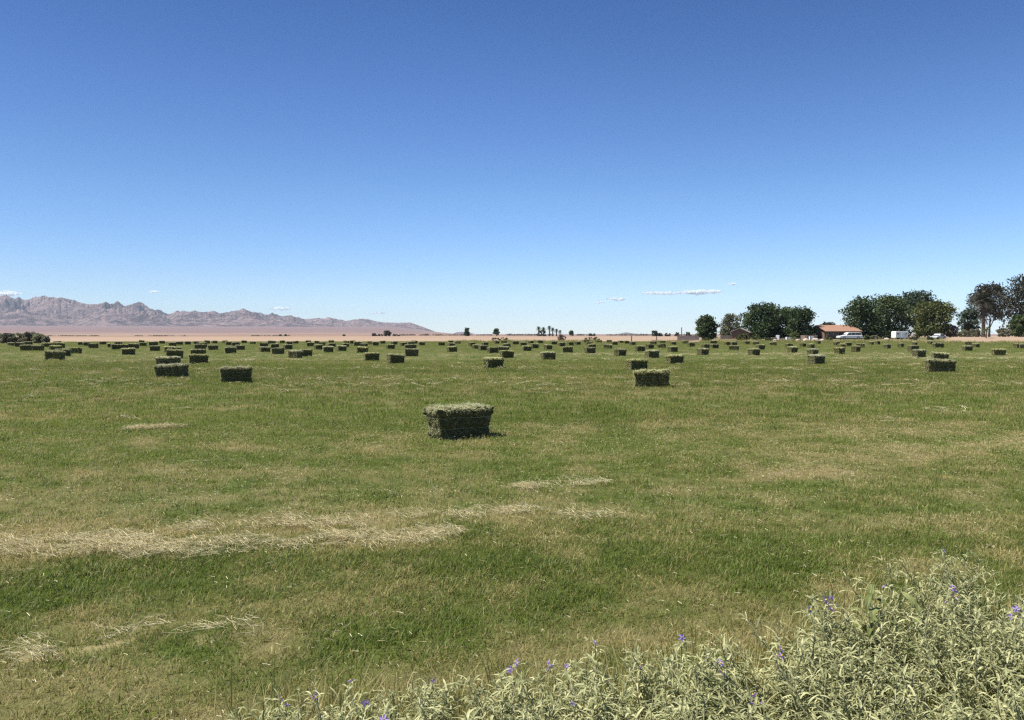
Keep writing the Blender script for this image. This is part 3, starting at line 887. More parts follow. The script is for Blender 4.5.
tree('broadleaf_tree', 840, 882, 297, 340, 206, 'dark', 'dark green tree overhanging the white car', group=FG, seed=5, n=7000, size=.28, lumps=36, trunk=.3, low=.02)
tree('broadleaf_tree', 866, 912, 295, 340, 212, 'mid', 'broad green tree behind the white trailer', group=FG, seed=6, n=7500, size=.29, lumps=40, trunk=.32, low=.02)
tree('broadleaf_tree', 896, 938, 291, 339, 222, 'blue', 'tall grey-green tree whose crown tops the middle tree group', group=FG, seed=7, n=7000, size=.30, lumps=34, trunk=.3, low=.2)
tree('broadleaf_tree', 908, 956, 301, 341, 203, 'yellow', 'yellowish green rounded tree in front of the taller grey-green one', group=FG, seed=8, n=7500, size=.28, lumps=40, trunk=.28, low=.05)
tree('broadleaf_tree', 957, 981, 308, 339, 214, 'blue', 'slim blue-green tree between the yellowish tree and the palm', group=FG, seed=9, n=3600, size=.26, lumps=24, low=.05, power=1.6)
tree('eucalyptus_tree', 966, 1012, 283, 338, 222, 'brown', 'ragged see-through tree with brownish leaves behind the shaggy palm', group=FG, seed=10, n=5600, size=.27, lumps=44, gaps=.68, low=.30, trunk=.25)
tree('eucalyptus_tree', 1001, 1062, 275, 340, 215, 'brown', 'tallest dull brown-green tree at the end of the sandy bank', group=FG, seed=11, n=10500, size=.31, lumps=52, trunk=.4, low=.02)
tree('eucalyptus_tree', 1070, 1130, 285, 340, 222, 'mid', 'green tree beyond the tallest brown-green one', group=FG, seed=12, n=7000, size=.31, lumps=36, trunk=.3, low=.02)
tree('bushy_tree', 1009, 1036, 315, 340, 198, 'mid', 'olive bushy tree in front of the tallest brown-green tree', group=FG, seed=13, n=4200, size=.26, lumps=28, low=.03)
SH = 'shrubs around the farm'
def shrub(px0, px1, yt, yb, d, mat, label, seed, n=1500, size=.16, group=SH, name='shrub', zb=None):
    return tree(name, px0, px1, yt, yb, d, mat, label, 'shrub', group, seed, n, size, trunk=.05, lumps=22, low=.02, power=2.6, gaps=1.1, zb=zb, stem='stem', crown='foliage')
shrub(957, 985, 329, 338, 196, 'sage', 'wide dome-shaped sage-coloured shrub on the sandy bank', 21, 3400, .16)
shrub(946, 959, 325, 338, 200, 'dead', 'dry reddish brown shrub at the foot of the yellowish tree', 22, 1500, .16)
shrub(995, 1010, 328, 338, 198, 'sage', 'pale grey-green shrub behind the sandy bank, under the ragged tree', 23, 1700, .16)
shrub(736, 750, 334, 342.5, 178, 'yellow', 'yellow-green shrub at the foot of the brown gabled house', 24, 1500, .15)
shrub(750, 762, 334.5, 342, 180, 'yellow', 'pale flowering-looking shrub beside the gabled house', 25, 1100, .14)
shrub(702, 712, 338, 342.8, 174, 'yellow', 'low weedy shrub below the separate dark tree', 32, 700, .13)
shrub(764, 773, 337.5, 342.5, 175, 'mid', 'low green shrub before the biggest dark tree', 33, 700, .13)
shrub(824, 833, 337.2, 342, 176, 'yellow', 'low yellowish shrub before the porch of the orange-roofed house', 34, 700, .13)
shrub(908, 918, 336.5, 341.5, 180, 'sage', 'low sage shrub between the trailer and the pale grey car', 35, 800, .14)
shrub(926, 934, 337, 341.5, 180, 'mid', 'low green shrub right before the pale grey car', 36, 700, .13)
shrub(863, 870, 335, 341.5, 180, 'mid', 'small dark upright shrub behind the white car', 26, 800, .13)
shrub(869, 880, 335.5, 340.5, 186, 'sage', 'low pale shrub between the white car and the trailer', 27, 900, .14)
shrub(817, 839, 321.5, 332, 262, 'brown', 'dark treetop showing above the orange roof', 28, 1600, .3, zb=.4)
shrub(557, 566, 334.5, 341, 205, 'dead', 'brown dry shrub at the field\'s far edge below the palm cluster', 29, 700, .15)
shrub(582, 602, 337, 342.3, 188, 'yellow', 'low green weedy mound at the field\'s far edge', 30, 1100, .14)
shrub(488, 512, 337.5, 342.3, 188, 'yellow', 'low weedy patch at the field\'s far edge below the round tree', 31, 900, .13)
SL = 'grey-green shrubs at the field corner'
for i, (a, b, yt, d, mt, lab) in enumerate([
        (-22, 6, 332, 150, 'olive', 'grey-green shrub at the outer end of the shrub row'), (-2, 16, 333.2, 149, 'grey', 'darker green shrub, second in the shrub row by the field corner'),
        (9, 30, 333, 151, 'olive', 'broad grey-green shrub in the middle of the shrub row'), (20, 38, 332.2, 150, 'sage', 'pale sage shrub standing highest in the shrub row'),
        (31, 46, 333.4, 149, 'olive', 'grey-green rounded shrub near the open end of the shrub row'), (42, 50.5, 336, 148, 'sage', 'small dull shrub ending the row beside open plain')]):
    tree('shrub', a, b, yt, 345, d, mt, lab, 'shrub', SL, 300 + i, 2300, .15, trunk=.05, lumps=24, low=.02, power=2.6, gaps=1.05, zb=gz(0, d) - .05, stem='stem', crown='foliage')

# far lone trees on the plain
FT = 'lone trees far out on the plain'
tree('oval_tree', 463.5, 470, 327.6, 337, 640, 'dark', 'upright oval dark tree alone on the far plain', group=FT, seed=41, n=1500, size=.42, low=.03, lumps=18, power=2.8, trunk=.2)
tree('round_tree', 493, 499.8, 328.6, 337, 640, 'dark', 'round-headed dark tree on a short trunk far out', group=FT, seed=42, n=1500, size=.42, low=.14, lumps=18, power=2.4, trunk=.25)
tree('bushy_tree', 382, 392, 330.5, 337, 640, 'brown', 'dark tree standing highest in a far shrub clump under the low hills', group=FT, seed=43, n=1400, size=.42, low=.03, lumps=16)
tree('bushy_tree', 371, 377, 333.2, 337, 645, 'brown', 'small dark bush at one end of the far shrub clump', group=FT, seed=44, n=800, size=.4, low=.03, lumps=12)
tree('bushy_tree', 376, 384, 334, 337, 650, 'brown', 'low dark bush in the middle of the far shrub clump', group=FT, seed=45, n=700, size=.4, low=.03, lumps=10)
tree('bushy_tree', 391, 400, 334, 337, 650, 'brown', 'low dark bush trailing behind the far clump\'s tallest tree', group=FT, seed=46, n=700, size=.4, low=.03, lumps=10)
tree('bushy_tree', 278.5, 282, 334.4, 337, 650, 'dark', 'first of two tiny dark bushes side by side under the foothills', group=FT, seed=47, n=400, size=.35, low=.03, lumps=8)
tree('bushy_tree', 284, 287.5, 334.3, 337, 650, 'dark', 'second of two tiny dark bushes side by side under the foothills', group=FT, seed=48, n=400, size=.35, low=.03, lumps=8)
tree('bushy_tree', 342, 346, 334.3, 337, 655, 'dark', 'tiny dark bush alone under the low hills', group=FT, seed=49, n=400, size=.35, low=.03, lumps=8)
tree('bushy_tree', 568, 574.5, 330.6, 337, 620, 'mid', 'small green tree just past the palm cluster', group=FT, seed=50, n=900, size=.4, low=.1, lumps=12)
tree('bushy_tree', 588, 596, 333.4, 337, 640, 'dark', 'low dark bush past the small green tree', group=FT, seed=51, n=700, size=.4, low=.03, lumps=10)
tree('bushy_tree', 651, 659, 330.4, 337, 600, 'blue', 'blue-green tree in the far row leading to the pole', group=FT, seed=52, n=1000, size=.4, low=.04, lumps=12)
for k, (a, b, yt, q) in enumerate([(657, 663, 333, 'next after the blue-green tree'), (664, 671, 333, 'closest to the bare gap before the pole'),
                                   (674, 680, 332.4, 'right beside the pole'), (684, 692, 332, 'between pole and separate dark tree')]):
    tree('bushy_tree', a, b, yt, 337, 600, 'brown', 'dark far bush ' + q, group=FT, seed=53 + k, n=700, size=.38, low=.03, lumps=10)


# far line of brush along the plain: reads as one mass
rg = np.random.default_rng(77); mbp = []
cs, rs_ = [], []
for k in range(330):
    px = rg.uniform(395, 700); dd = rg.uniform(900, 1000)
    if fbm(np.array([px * .06]), np.array([5.]), 3, 4)[0] < .47: continue
    xx, yy = atd(px, dd); hh = rg.uniform(.5, 1.25)
    hh *= 1.35; cs.append((xx, yy, hh * .5)); rs_.append((rg.uniform(1.5, 4), rg.uniform(1, 2), hh * .8))
for k in range(90):
    px = rg.uniform(48, 330); dd = rg.uniform(640, 700)
    if fbm(np.array([px * .05]), np.array([9.]), 3, 4)[0] < .47: continue
    xx, yy = atd(px, dd); hh = rg.uniform(.3, .7)
    cs.append((xx, yy, hh * .4)); rs_.append((rg.uniform(1.5, 4), rg.uniform(1, 2), hh * .7))
P, Fq, var = leaf_cloud(cs, rs_, 6000, .5, rg); P[:, 2] = np.maximum(P[:, 2], .02)
tag(np_mesh('brush_line', P, Fq, GREEN['brown'], {'var': ('FLOAT', var)}), 'thin broken line of dark desert brush along the far plain', 'brush', kind='stuff')


def frond(mb, base, az, up, L, drop, w, rnd, nl=14):
    """arched palm frond: a rib with leaflets down both sides"""
    pts = []
    for i in range(nl + 1):
        t = i / nl
        r = L * (t * math.cos(up) ); z = L * (math.sin(up) * t - drop * t * t)
        pts.append(Vector(base) + Vector((math.cos(az) * r, math.sin(az) * r, z)))
    side = Vector((-math.sin(az), math.cos(az), 0)); v = rnd.random()
    for i in range(1, nl):
        d = (pts[i + 1] - pts[i - 1]).normalized(); ln = w * (1 - abs(2 * i / nl - .9) ** 2 * .6)
        for s in (-1, 1):
            e = pts[i] + (side * s * .8 + d * .55 + Vector((0, 0, -.25))) * ln
            q = d * L * .028
            mb.add([pts[i] - q, pts[i] + q, e], [(0, 1, 2)], min(1, max(0, v + rnd.uniform(-.2, .2))))
    mb.tube(pts[:nl], [.03 * L * .2] * (nl), 3, v, cap=False)


def palm(px, ytop, d, crown_px, label, group, seed, mat='dark', trunk_r=.22, skirt=False, low=False, nf=26, name='palm_tree', cat='palm tree'):
    rnd = random.Random(seed)
    x, _ = atd(px, d); z0 = gz(x, d); L = crown_px * d / F / 2
    zt = CAMH + (HZ - ytop) * d / F - L * .55 - z0
    root = thing(name, (x, d, z0), label, cat, group)
    zt = max(zt, .25)
    mb = MB(); lean = rnd.uniform(-.03, .03) * zt
    mb.tube([(0, 0, -.1), (lean * .3, 0, zt * .3), (lean * .7, 0, zt * .7), (lean, 0, zt)], [trunk_r * 1.25, trunk_r, trunk_r * .9, trunk_r * .8], 9)
    mb.build('trunk', m_palmbark, root)
    mb = MB()
    for i in range(nf):
        t = i / nf; az = i * 2.39996
        frond(mb, (lean, 0, zt), az, R(75 - 95 * t + rnd.uniform(-8, 8)), L * rnd.uniform(.85, 1.1), .25 + .35 * t, L * .30, rnd)
    mb.build('crown', GREEN[mat], root)
    if skirt:
        mb = MB()
        for i in range(60):
            az = rnd.uniform(0, 6.283); zz = zt - rnd.random() * zt * .52
            frond(mb, (lean + math.cos(az) * trunk_r * .6, math.sin(az) * trunk_r * .6, zz), az, R(-55 + rnd.uniform(-12, 12)), L * .42, .25, L * .13, rnd, 8)
        mb.build('skirt', GREEN['dead'], root)['label'] = 'hanging skirt of dead brown fronds'
    return root


palm(983, 291, 204, 36, 'tall palm with shaggy dead-frond skirt beside the sandy bank', 'palms at the farm', 61, 'brown', .42, True, nf=40)
palm(986, 327, 176, 13, 'small yellow-green palm in front of the shaggy one', 'palms at the farm', 62, 'yellow', .12, nf=18)
palm(794, 331.5, 178, 16, 'short bushy palm in front of the house clutter', 'palms at the farm', 63, 'yellow', .14, nf=22)
PC = 'palm cluster far out on the plain'
for i, (px, yt, w_, lab) in enumerate([(538.5, 326.6, 7.2, 'palm standing outermost at the thick end of the far cluster'), (543.5, 327.6, 7.2, 'thick-headed palm second in the far cluster'),
                                       (549.5, 326.2, 6.4, 'palm with the highest head in the far cluster'), (552.8, 328, 6.2, 'palm just below the highest head of the far cluster'),
                                       (556.4, 329, 6, 'palm fifth along the far cluster, stepping down in height'), (560, 330.2, 5.6, 'lowest palm, ending the far cluster beside the small tree')]):
    palm(px, yt, 640, w_, lab, PC, 70 + i, 'dark', .5, nf=34)
tree('bushy_tree', 536, 547, 330, 337, 645, 'brown', 'dark undergrowth bush between the first two palms of the far cluster', group=FT, seed=80, n=900, size=.4, low=.02, lumps=12)

# ------------------------------------------------------------------ farm buildings, vehicles, yard things
m_tile = solid('terracotta_tile', (.24, .130, .085), (.31, .18, .12), scale=2.5, rough=.85, bump=.5, stretch=(1, 3, 3))
m_stucco = solid('brown_stucco', (.16, .105, .075), (.20, .135, .095), scale=3, rough=.9)
m_brownwall = solid('brown_board_wall', (.20, .12, .085), (.15, .09, .06), scale=4, rough=.85, stretch=(6, 1, 1))
m_shingle = solid('grey_shingle', (.30, .27, .23), (.22, .19, .16), scale=6, rough=.9, bump=.4)
m_trim = solid('cream_trim', (.60, .55, .46), (.5, .45, .37), scale=4, rough=.7)
m_glass = solid('dark_window_glass', (.02, .025, .03), (.03, .035, .04), rough=.08, spec=.6)
m_white = solid('white_paint', (.80, .80, .78), (.72, .72, .70), scale=3, rough=.35, spec=.5)
m_black = solid('black_rubber', (.02, .02, .02), (.03, .03, .03), rough=.8)
m_steel = solid('steel', (.45, .45, .46), (.38, .38, .39), rough=.35, metallic=.8)
m_grey = solid('silver_paint', (.42, .43, .43), (.36, .37, .37), rough=.35, spec=.5)
m_pink = solid('pinkish_block', (.46, .33, .27), (.40, .28, .22), scale=5, rough=.9)
m_conc = solid('grey_block', (.36, .31, .25), (.30, .26, .21), scale=5, rough=.9)
m_wood = solid('weathered_post', (.10, .08, .06), (.16, .13, .10), scale=8, rough=.9, stretch=(1, 1, .2))
m_red = solid('tail_lamp_red', (.35, .02, .02), rough=.3)
m_lamp = solid('lamp_glass', (.7, .7, .68), rough=.15)


def gable_house(name, px0, px1, yridge, yeave, d, label, wallm, roofm, deep, rz=0, porch=True, over=.5):
    cx, _ = atd((px0 + px1) / 2, d); z0 = gz(cx, d)
    W = (px1 - px0) * d / F; zr = CAMH + (HZ - yridge) * d / F - z0; ze = CAMH + (HZ - yeave) * d / F - z0
    root = thing(name, (cx, d, z0), label, 'house', rz=rz)
    hw = W / 2 - over
    mb = MB(); mb.box((0, 0, (ze + .1) / 2 - .1), (hw * 2, deep, ze + .1 + .1))
    for s in (-1, 1):
        mb.add([(s * hw, -deep / 2, ze), (s * hw, deep / 2, ze), (s * hw, 0, zr - .12), (s * (hw - .15), -deep / 2, ze), (s * (hw - .15), deep / 2, ze), (s * (hw - .15), 0, zr - .12)],
               [(0, 1, 2), (3, 5, 4), (0, 2, 5, 3), (1, 4, 5, 2)])
    mb.build('wall', wallm, root)
    pd = 2.2 if porch else over                          # the front slope runs on over the porch
    mb = MB(); th = .14; sl = (zr - ze) / (deep / 2)
    yf, yb = -deep / 2 - pd, deep / 2 + over
    zf = zr - sl * (deep / 2) * (1 + .6 * pd / deep); zbk = zr + sl * -(deep / 2 + over)
    prof = [(yf, zf), (0, zr), (yb, zbk), (yb, zbk + th), (0, zr + th), (yf, zf + th)]
    vs = [(x_, y_, z_) for x_ in (-W / 2, W / 2) for y_, z_ in prof]
    mb.add(vs, [(0, 1, 2, 3, 4, 5)[::-1], (6, 7, 8, 9, 10, 11)] + [(i, (i + 1) % 6, (i + 1) % 6 + 6, i + 6) for i in range(6)])
    rf = mb.build('roof', roofm, root)
    mb = MB(); mb.box((0, yf - .035, zf + .02), (W, .06, .22)); mb.build('fascia', m_trim if not porch else m_stucco, rf)
    if porch:
        for k in range(5):
            mb = MB(); mb.box((-W / 2 + .4 + k * (W - .8) / 4, yf + .25, zf / 2), (.16, .16, zf - .06)); mb.build('porch_post', m_stucco, root)
    for k, xx in enumerate((-.62, -.28, .38, .7)):
        mb = MB(); mb.box((xx * hw, -deep / 2 - .03, 1.5), (1.3, .06, 1.1)); wn = mb.build('window', m_trim, root)
        mb = MB(); mb.box((xx * hw, -deep / 2 - .065, 1.5), (1.1, .02, .9)); mb.build('pane', m_glass, wn)
    mb = MB(); mb.box((.06 * hw, -deep / 2 - .03, 1.03), (.95, .06, 2.05)); dr_ = mb.build('door', m_wood, root)
    mb = MB(); mb.box((.06 * hw + .35, -deep / 2 - .085, 1.0), (.05, .05, .12)); mb.build('handle', m_steel, dr_)
    return root


h1 = gable_house('ranch_house', 815.5, 851, 325.6, 331, 206, 'low brown house with orange tiled roof and shaded porch', m_stucco, m_tile, 9)
h2 = gable_house('gabled_house', 726, 756, 328.4, 332.2, 200, 'small brown gabled house with pale roof edge under the biggest tree', m_brownwall, m_shingle, 3.9, rz=R(-110), porch=False, over=.35)


def wheel(root, x, y, r, wd=.22):
    mb = MB()
    n = 18
    for s, m_ in ((1, None),):
        mb.tube([(x, y - wd / 2, r), (x, y - wd * .3, r), (x, y + wd * .3, r), (x, y + wd / 2, r)], [r * .9, r, r, r * .9], n)
    t = mb.build('wheel', m_black, root, smooth=False)
    mb = MB(); s = -1 if y < 0 else 1
    mb.tube([(x, y + s * wd * .5, r), (x, y + s * (wd * .5 + .02), r)], [r * .6, r * .5], 14); mb.build('rim', m_steel, t)


def car(px, d, L, H, label, mat, kind, rz, seed, name):
    x, _ = atd(px, d); root = thing(name, (x, d, gz(x, d) + .0), label, 'car', rz=rz)
    Wd = 1.85; h = H
    low = [(-L / 2, .42), (-L / 2 + .06, .75), (-L / 2 + .18, h * .50), (-L * .24, h * .58), (L / 2 - .12, h * .60), (L / 2, h * .52), (L / 2 + .02, .45), (L / 2 - .06, .3), (-L / 2 + .1, .3)]
    mb = MB(); mb.prism(low[::-1], -Wd / 2, Wd / 2); mb.build('body', mat, root, bevel=.07)
    if kind == 'wagon':
        cab = [(-L * .25, h * .575), (-L * .12, h * .96), (-L * .02, h), (L * .36, h), (L * .455, h * .93), (L * .485, h * .59)]
    else:
        cab = [(-L * .22, h * .575), (-L * .06, h * .97), (L * .04, h), (L * .2, h * .97), (L * .40, h * .59)]
    mb = MB(); mb.prism(cab[::-1], -Wd / 2 + .12, Wd / 2 - .12); cb_ = mb.build('cabin', mat, root, bevel=.05)
    # windows: a row on each side, windscreen and rear screen
    def inset(x0, x1, z0, z1, sk0, sk1):
        for s in (-1, 1):
            y_ = s * (Wd / 2 - .12 + .012)
            mb = MB(); mb.prism([(x0, z0), (x1, z0), (x1 - sk1, z1), (x0 + sk0, z1)], y_ - .012, y_ + .012); mb.build('window', m_glass, root)
    z0, z1 = h * .63, h * .92
    if kind == 'wagon':
        inset(-L * .20, -L * .005, z0, z1, L * .085, 0); inset(L * .015, L * .19, z0, z1, 0, 0); inset(L * .21, L * .44, z0, z1, 0, L * .02)
    else:
        inset(-L * .17, L * .07, z0, z1, L * .09, 0); inset(L * .09, L * .34, z0, z1, 0, L * .11)
    a, b = cab[0], cab[1]
    mb = MB(); mb.add([(a[0] - .012 + .05, -.72, a[1] + .05), (a[0] - .012 + .05, .72, a[1] + .05), (b[0] - .03, .66, b[1] - .05), (b[0] - .03, -.66, b[1] - .05)], [(0, 1, 2, 3)])
    mb.build('windscreen', m_glass, root)
    for sx in (-L * .31, L * .30):
        for sy in (-1, 1): wheel(root, sx, sy * (Wd / 2 - .08), .36)
    for sy in (-1, 1):
        mb = MB(); mb.box((-L / 2 + .10, sy * .68, h * .46), (.14, .36, .16)); mb.build('headlight', m_lamp, root)
        mb = MB(); mb.box((L / 2 - .04, sy * .78, h * .50), (.14, .2, .26)); mb.build('tail_light', m_red, root)
        mb = MB(); mb.box((-L * .19, sy * (Wd / 2 + .06), h * .62), (.12, .2, .14)); mb.build('wing_mirror', mat, root, bevel=.03)
    mb = MB(); mb.box((-L / 2 - .0, 0, .45), (.16, Wd * .96, .2)); mb.build('bumper', m_grey, root, bevel=.03)
    return root


car(849.3, 184, 5.35, 1.62, 'white estate car parked in front of the orange-roofed house', m_white, 'wagon', R(4), 1, 'parked_car')
car(938, 190, 3.4, 1.35, 'small pale grey car under the yellowish tree by the sandy bank', m_grey, 'hatch', R(28), 2, 'parked_car')

# camping trailer
x, _ = atd(899.5, 186); tr = thing('camping_trailer', (x, 186, gz(x, 186)), 'white camping trailer under the broad green tree', 'trailer', rz=R(3))
Lt, Ht = 2.95, 1.85
mb = MB(); mb.prism([(-Lt / 2, .38), (Lt / 2 - .12, .38), (Lt / 2, .62), (Lt / 2, 1.20), (Lt / 2 - .10, 1.30), (Lt / 2 - .06, Ht - .06), (Lt / 2 - .2, Ht), (-Lt / 2 + .14, Ht), (-Lt / 2, Ht - .14)][::-1], -1., 1.)
mb.build('shell', m_white, tr, bevel=.05)
for xx, ww in ((-.95, .62), (.95, .42)):
    mb = MB(); mb.box((xx, -1.012, 1.32), (ww, .03, .36)); wn = mb.build('window', m_trim, tr)
    mb = MB(); mb.box((xx, -1.033, 1.32), (ww - .1, .014, .26)); mb.build('pane', m_glass, wn)
mb = MB(); mb.box((.2, -1.012, 1.05), (.62, .02, 1.2)); dd_ = mb.build('door', m_white, tr)
mb = MB(); mb.box((.43, -1.03, 1.05), (.05, .03, .1)); mb.build('handle', m_steel, dd_)
for sy in (-1, 1): wheel(tr, .1, sy * .9, .3)
mb = MB(); mb.tube([(Lt / 2 - .1, 0, .42), (Lt / 2 + .75, 0, .40)], .05, 6); mb.build('tow_bar', m_steel, tr)

# low walls, yard clutter, posts and pole
def wall_run(name, px0, px1, yt, d, label, mat, cat='wall', blocks=True):
    x0, _ = atd(px0, d); x1, _ = atd(px1, d); z0 = gz((x0 + x1) / 2, d); h = CAMH + (HZ - yt) * d / F - z0
    root = thing(name, ((x0 + x1) / 2, d, z0), label, cat)
    mb = MB(); L = x1 - x0; k = max(2, int(L / .8))
    for r_ in range(max(1, int(h / .22))):
        hh = h / max(1, int(h / .22))
        for i in range(k):
            mb.box((-L / 2 + (i + .5) * L / k, random.uniform(-.01, .01), hh * (r_ + .5)), (L / k - .015, .22, hh - .012), var=random.random())
    mb.build('blocks', mat, root)
    mb = MB(); mb.box((0, 0, h + .04), (L + .08, .3, .08)); mb.build('coping', mat, root)
    return root
wall_run('block_wall', 677, 699, 336, 196, 'low grey block wall beside the separate dark tree', m_conc)
wall_run('block_wall', 720, 735, 335.8, 198, 'low pinkish block wall against the brown gabled house', m_pink)
wall_run('block_wall', 806, 817, 335.6, 184, 'low pinkish block wall in front of the orange-roofed house', m_pink)


def crate(px, d, w, h, mat, label):
    x, _ = atd(px, d); root = thing('crate', (x, d, gz(x, d)), label, 'crate', 'crates piled in the farmyard', rz=random.uniform(-.5, .5))
    for k in range(3):
        for sy in (-1, 1):
            mb = MB(); mb.box((0, sy * w * .42, h * (.18 + .32 * k)), (w, .04, h * .26)); mb.build('board', mat, root)
    mb = MB(); mb.box((0, 0, h * .5), (w * .94, w * .8, h * .94)); mb.build('load', mat, root)
    for sx in (-1, 1):
        for sy in (-1, 1):
            mb = MB(); mb.box((sx * w * .46, sy * (w * .42 + .045), h * .5), (.09, .045, h)); mb.build('corner_post', m_wood, root)
crate(777.6, 178, .85, 1.15, m_white, 'tall white crate beside the big trees')
crate(773.5, 178, 1.0, .65, m_pink, 'low pinkish crate beside the tall white one')
crate(788.5, 182, 1.1, .6, m_white, 'low white crate just before the bushy palm')
crate(783, 177, .8, .45, m_pink, 'small dull crate between the white crates')
crate(803, 181, 1.2, 1.0, m_pink, 'big pinkish crate just past the bushy palm')
crate(811.5, 177, .95, .9, m_white, 'white crate standing before the pinkish wall')


def boulder(px, d, r, label, mat):
    rg_ = np.random.default_rng(int(px)); x, _ = atd(px, d)
    bm = bmesh.new(); bmesh.ops.create_icosphere(bm, subdivisions=3, radius=r)
    for v in bm.verts:
        k_ = .75 + .5 * float(fbm(np.array([v.co.x / r * 1.2 + px]), np.array([v.co.y / r * 1.2 + v.co.z / r]), 3, int(px))[0])
        v.co *= k_; v.co.z *= .65
    me = bpy.data.meshes.new('boulder'); bm.to_mesh(me); bm.free(); me.materials.append(mat)
    o = bpy.data.objects.new('boulder', me); COL.objects.link(o); o.location = (x, d, gz(x, d) + r * .3)
    tag(o, label, 'boulder', 'boulders along the yard edge')
m_stone = solid('pale_stone', (.46, .38, .29), (.36, .29, .22), scale=3, rough=.9, bump=.4)
for px, d, r, lab in [(775, 174, .45, 'pale boulder at the yard edge below the tall white crate'), (798, 173, .5, 'pale boulder at the yard edge below the bushy palm'),
                      (806, 172.5, .65, 'pale boulder below the big pinkish crate'), (815, 172, .75, 'biggest pale boulder at the yard edge before the orange-roofed house'),
                      (822, 173, .55, 'pale boulder ending the row before the house porch'), (887, 178, .55, 'pale boulder just before the white trailer')]:
    boulder(px, d, r, lab, m_stone)


def post(px, yt, d, label, r=.07, cat='post', name='fence_post'):
    x, _ = atd(px, d); z0 = gz(x, d); h = CAMH + (HZ - yt) * d / F - z0
    root = thing(name, (x, d, z0), label, cat)
    mb = MB(); mb.tube([(0, 0, -.2), (0, 0, h * .5), (.01, 0, h)], [r, r * .95, r * .85], 8); mb.build('shaft', m_wood, root)
    mb = MB(); mb.tube([(.01, 0, h), (.01, 0, h + r * .6)], [r * 1.15, r * .7], 8); mb.build('cap', m_wood, root)
    return root
post(631.5, 335.8, 186, 'dark wooden post at the field edge below the blue hills', .13)
post(656.5, 336.6, 184, 'shorter dark wooden post at the field edge towards the pole', .12)
pl = post(681.5, 327.6, 260, 'tall dark pole standing alone beside the low grey wall', .16, 'pole', 'utility_pole')

# ------------------------------------------------------------------ clouds (many small puffs, well beyond the haze)
m_cloud, nt, out = nm('cloud_vapour')
df = N(nt, 'ShaderNodeBsdfDiffuse'); df.inputs[0].default_value = (.93, .97, 1, 1)
tl = N(nt, 'ShaderNodeBsdfTranslucent'); tl.inputs[0].default_value = (.93, .97, 1, 1)
ts = N(nt, 'ShaderNodeBsdfTransparent')
m1 = N(nt, 'ShaderNodeMixShader'); m1.inputs[0].default_value = .6
m2 = N(nt, 'ShaderNodeMixShader'); m2.inputs[0].default_value = .30
nt.links.new(df.outputs[0], m1.inputs[1]); nt.links.new(tl.outputs[0], m1.inputs[2]); nt.links.new(ts.outputs[0], m2.inputs[1]); nt.links.new(m1.outputs[0], m2.inputs[2]); nt.links.new(m2.outputs[0], out.inputs[0])


def cloud(px, py, w, h, label, dens, seed, D=24000):
    rg_ = np.random.default_rng(seed); u, y_, z_ = ray(px, py); k_ = D / y_
    W, Hh = w * D / F, h * D / F
    lumps = max(6, int(w * 1.3)); cs, rs = [], []
    for i in range(lumps):
        t = rg_.random() * 2 - 1
        cs.append((t * W * .46, rg_.normal() * W * .08, rg_.normal() * Hh * .12 * (1 - .5 * abs(t)) + Hh * .1 * t * .6))
        q = (1 - .55 * abs(t)) * rg_.uniform(.6, 1.1); rs.append((max(W * .10, Hh * .7) * q, Hh * 1.2 * q, Hh * .24 * q))
    n = int(w * h * 12 * dens)
    P, Fq, var = leaf_cloud(cs, rs, n, 30, rg_)
    o = np_mesh('cloud', P, Fq, m_cloud, {'var': ('FLOAT', var)})
    o.location = (u * k_, D, CAMH + z_ * k_)
    tag(o, label, 'cloud', 'small clouds low in the sky')
for a in [(700, 291.8, 44, 6.5, 'brightest end of the long thin cloud near the big trees', 1.1, 1), (664, 293, 46, 5.0, 'fainter middle stretch of the long thin cloud', .8, 2),
          (617, 299, 22, 5, 'small wispy cloud below the long thin one', .55, 3), (599, 302, 12, 4, 'faintest wisp trailing the small wispy cloud', .4, 4),
          (732.5, 283.5, 9, 3.5, 'tiny puff above the end of the long thin cloud', .45, 5), (280.5, 308.3, 20, 5, 'small flat white cloud above the low mountain ridge', .75, 6),
          (155, 291.5, 9, 3, 'tiny flat cloud above the rugged mountains', .6, 7), (8, 293.5, 24, 7, 'white cloud peeking from behind the highest peak', .9, 8),
          (376, 313, 22, 3, 'very faint streak of cloud above the tapering hills', .28, 9)]:
    cloud(*a)

# ------------------------------------------------------------------ flowering weeds in front
m_leaf = leafy('silvery_leaf', [(.175, .19, .080), (.34, .35, .165), (.56, .55, .29)], trans=.32, spec=.25, rough=.6)
m_leafg = leafy('broad_green_leaf', [(.14, .17, .05), (.20, .23, .075), (.27, .29, .11)], trans=.35, spec=.25, rough=.55)
m_stem = leafy('pale_stem', [(.22, .22, .12), (.34, .33, .19)], trans=.1)
m_petal = leafy('violet_petal', [(.20, .12, .45), (.34, .25, .60), (.52, .44, .74)], trans=.35)
m_anther = solid('yellow_anther', (.75, .50, .03), (.6, .4, .03), rough=.5)
m_drystalk = leafy('dry_stalk', [(.22, .16, .08), (.40, .30, .17)], trans=.15)


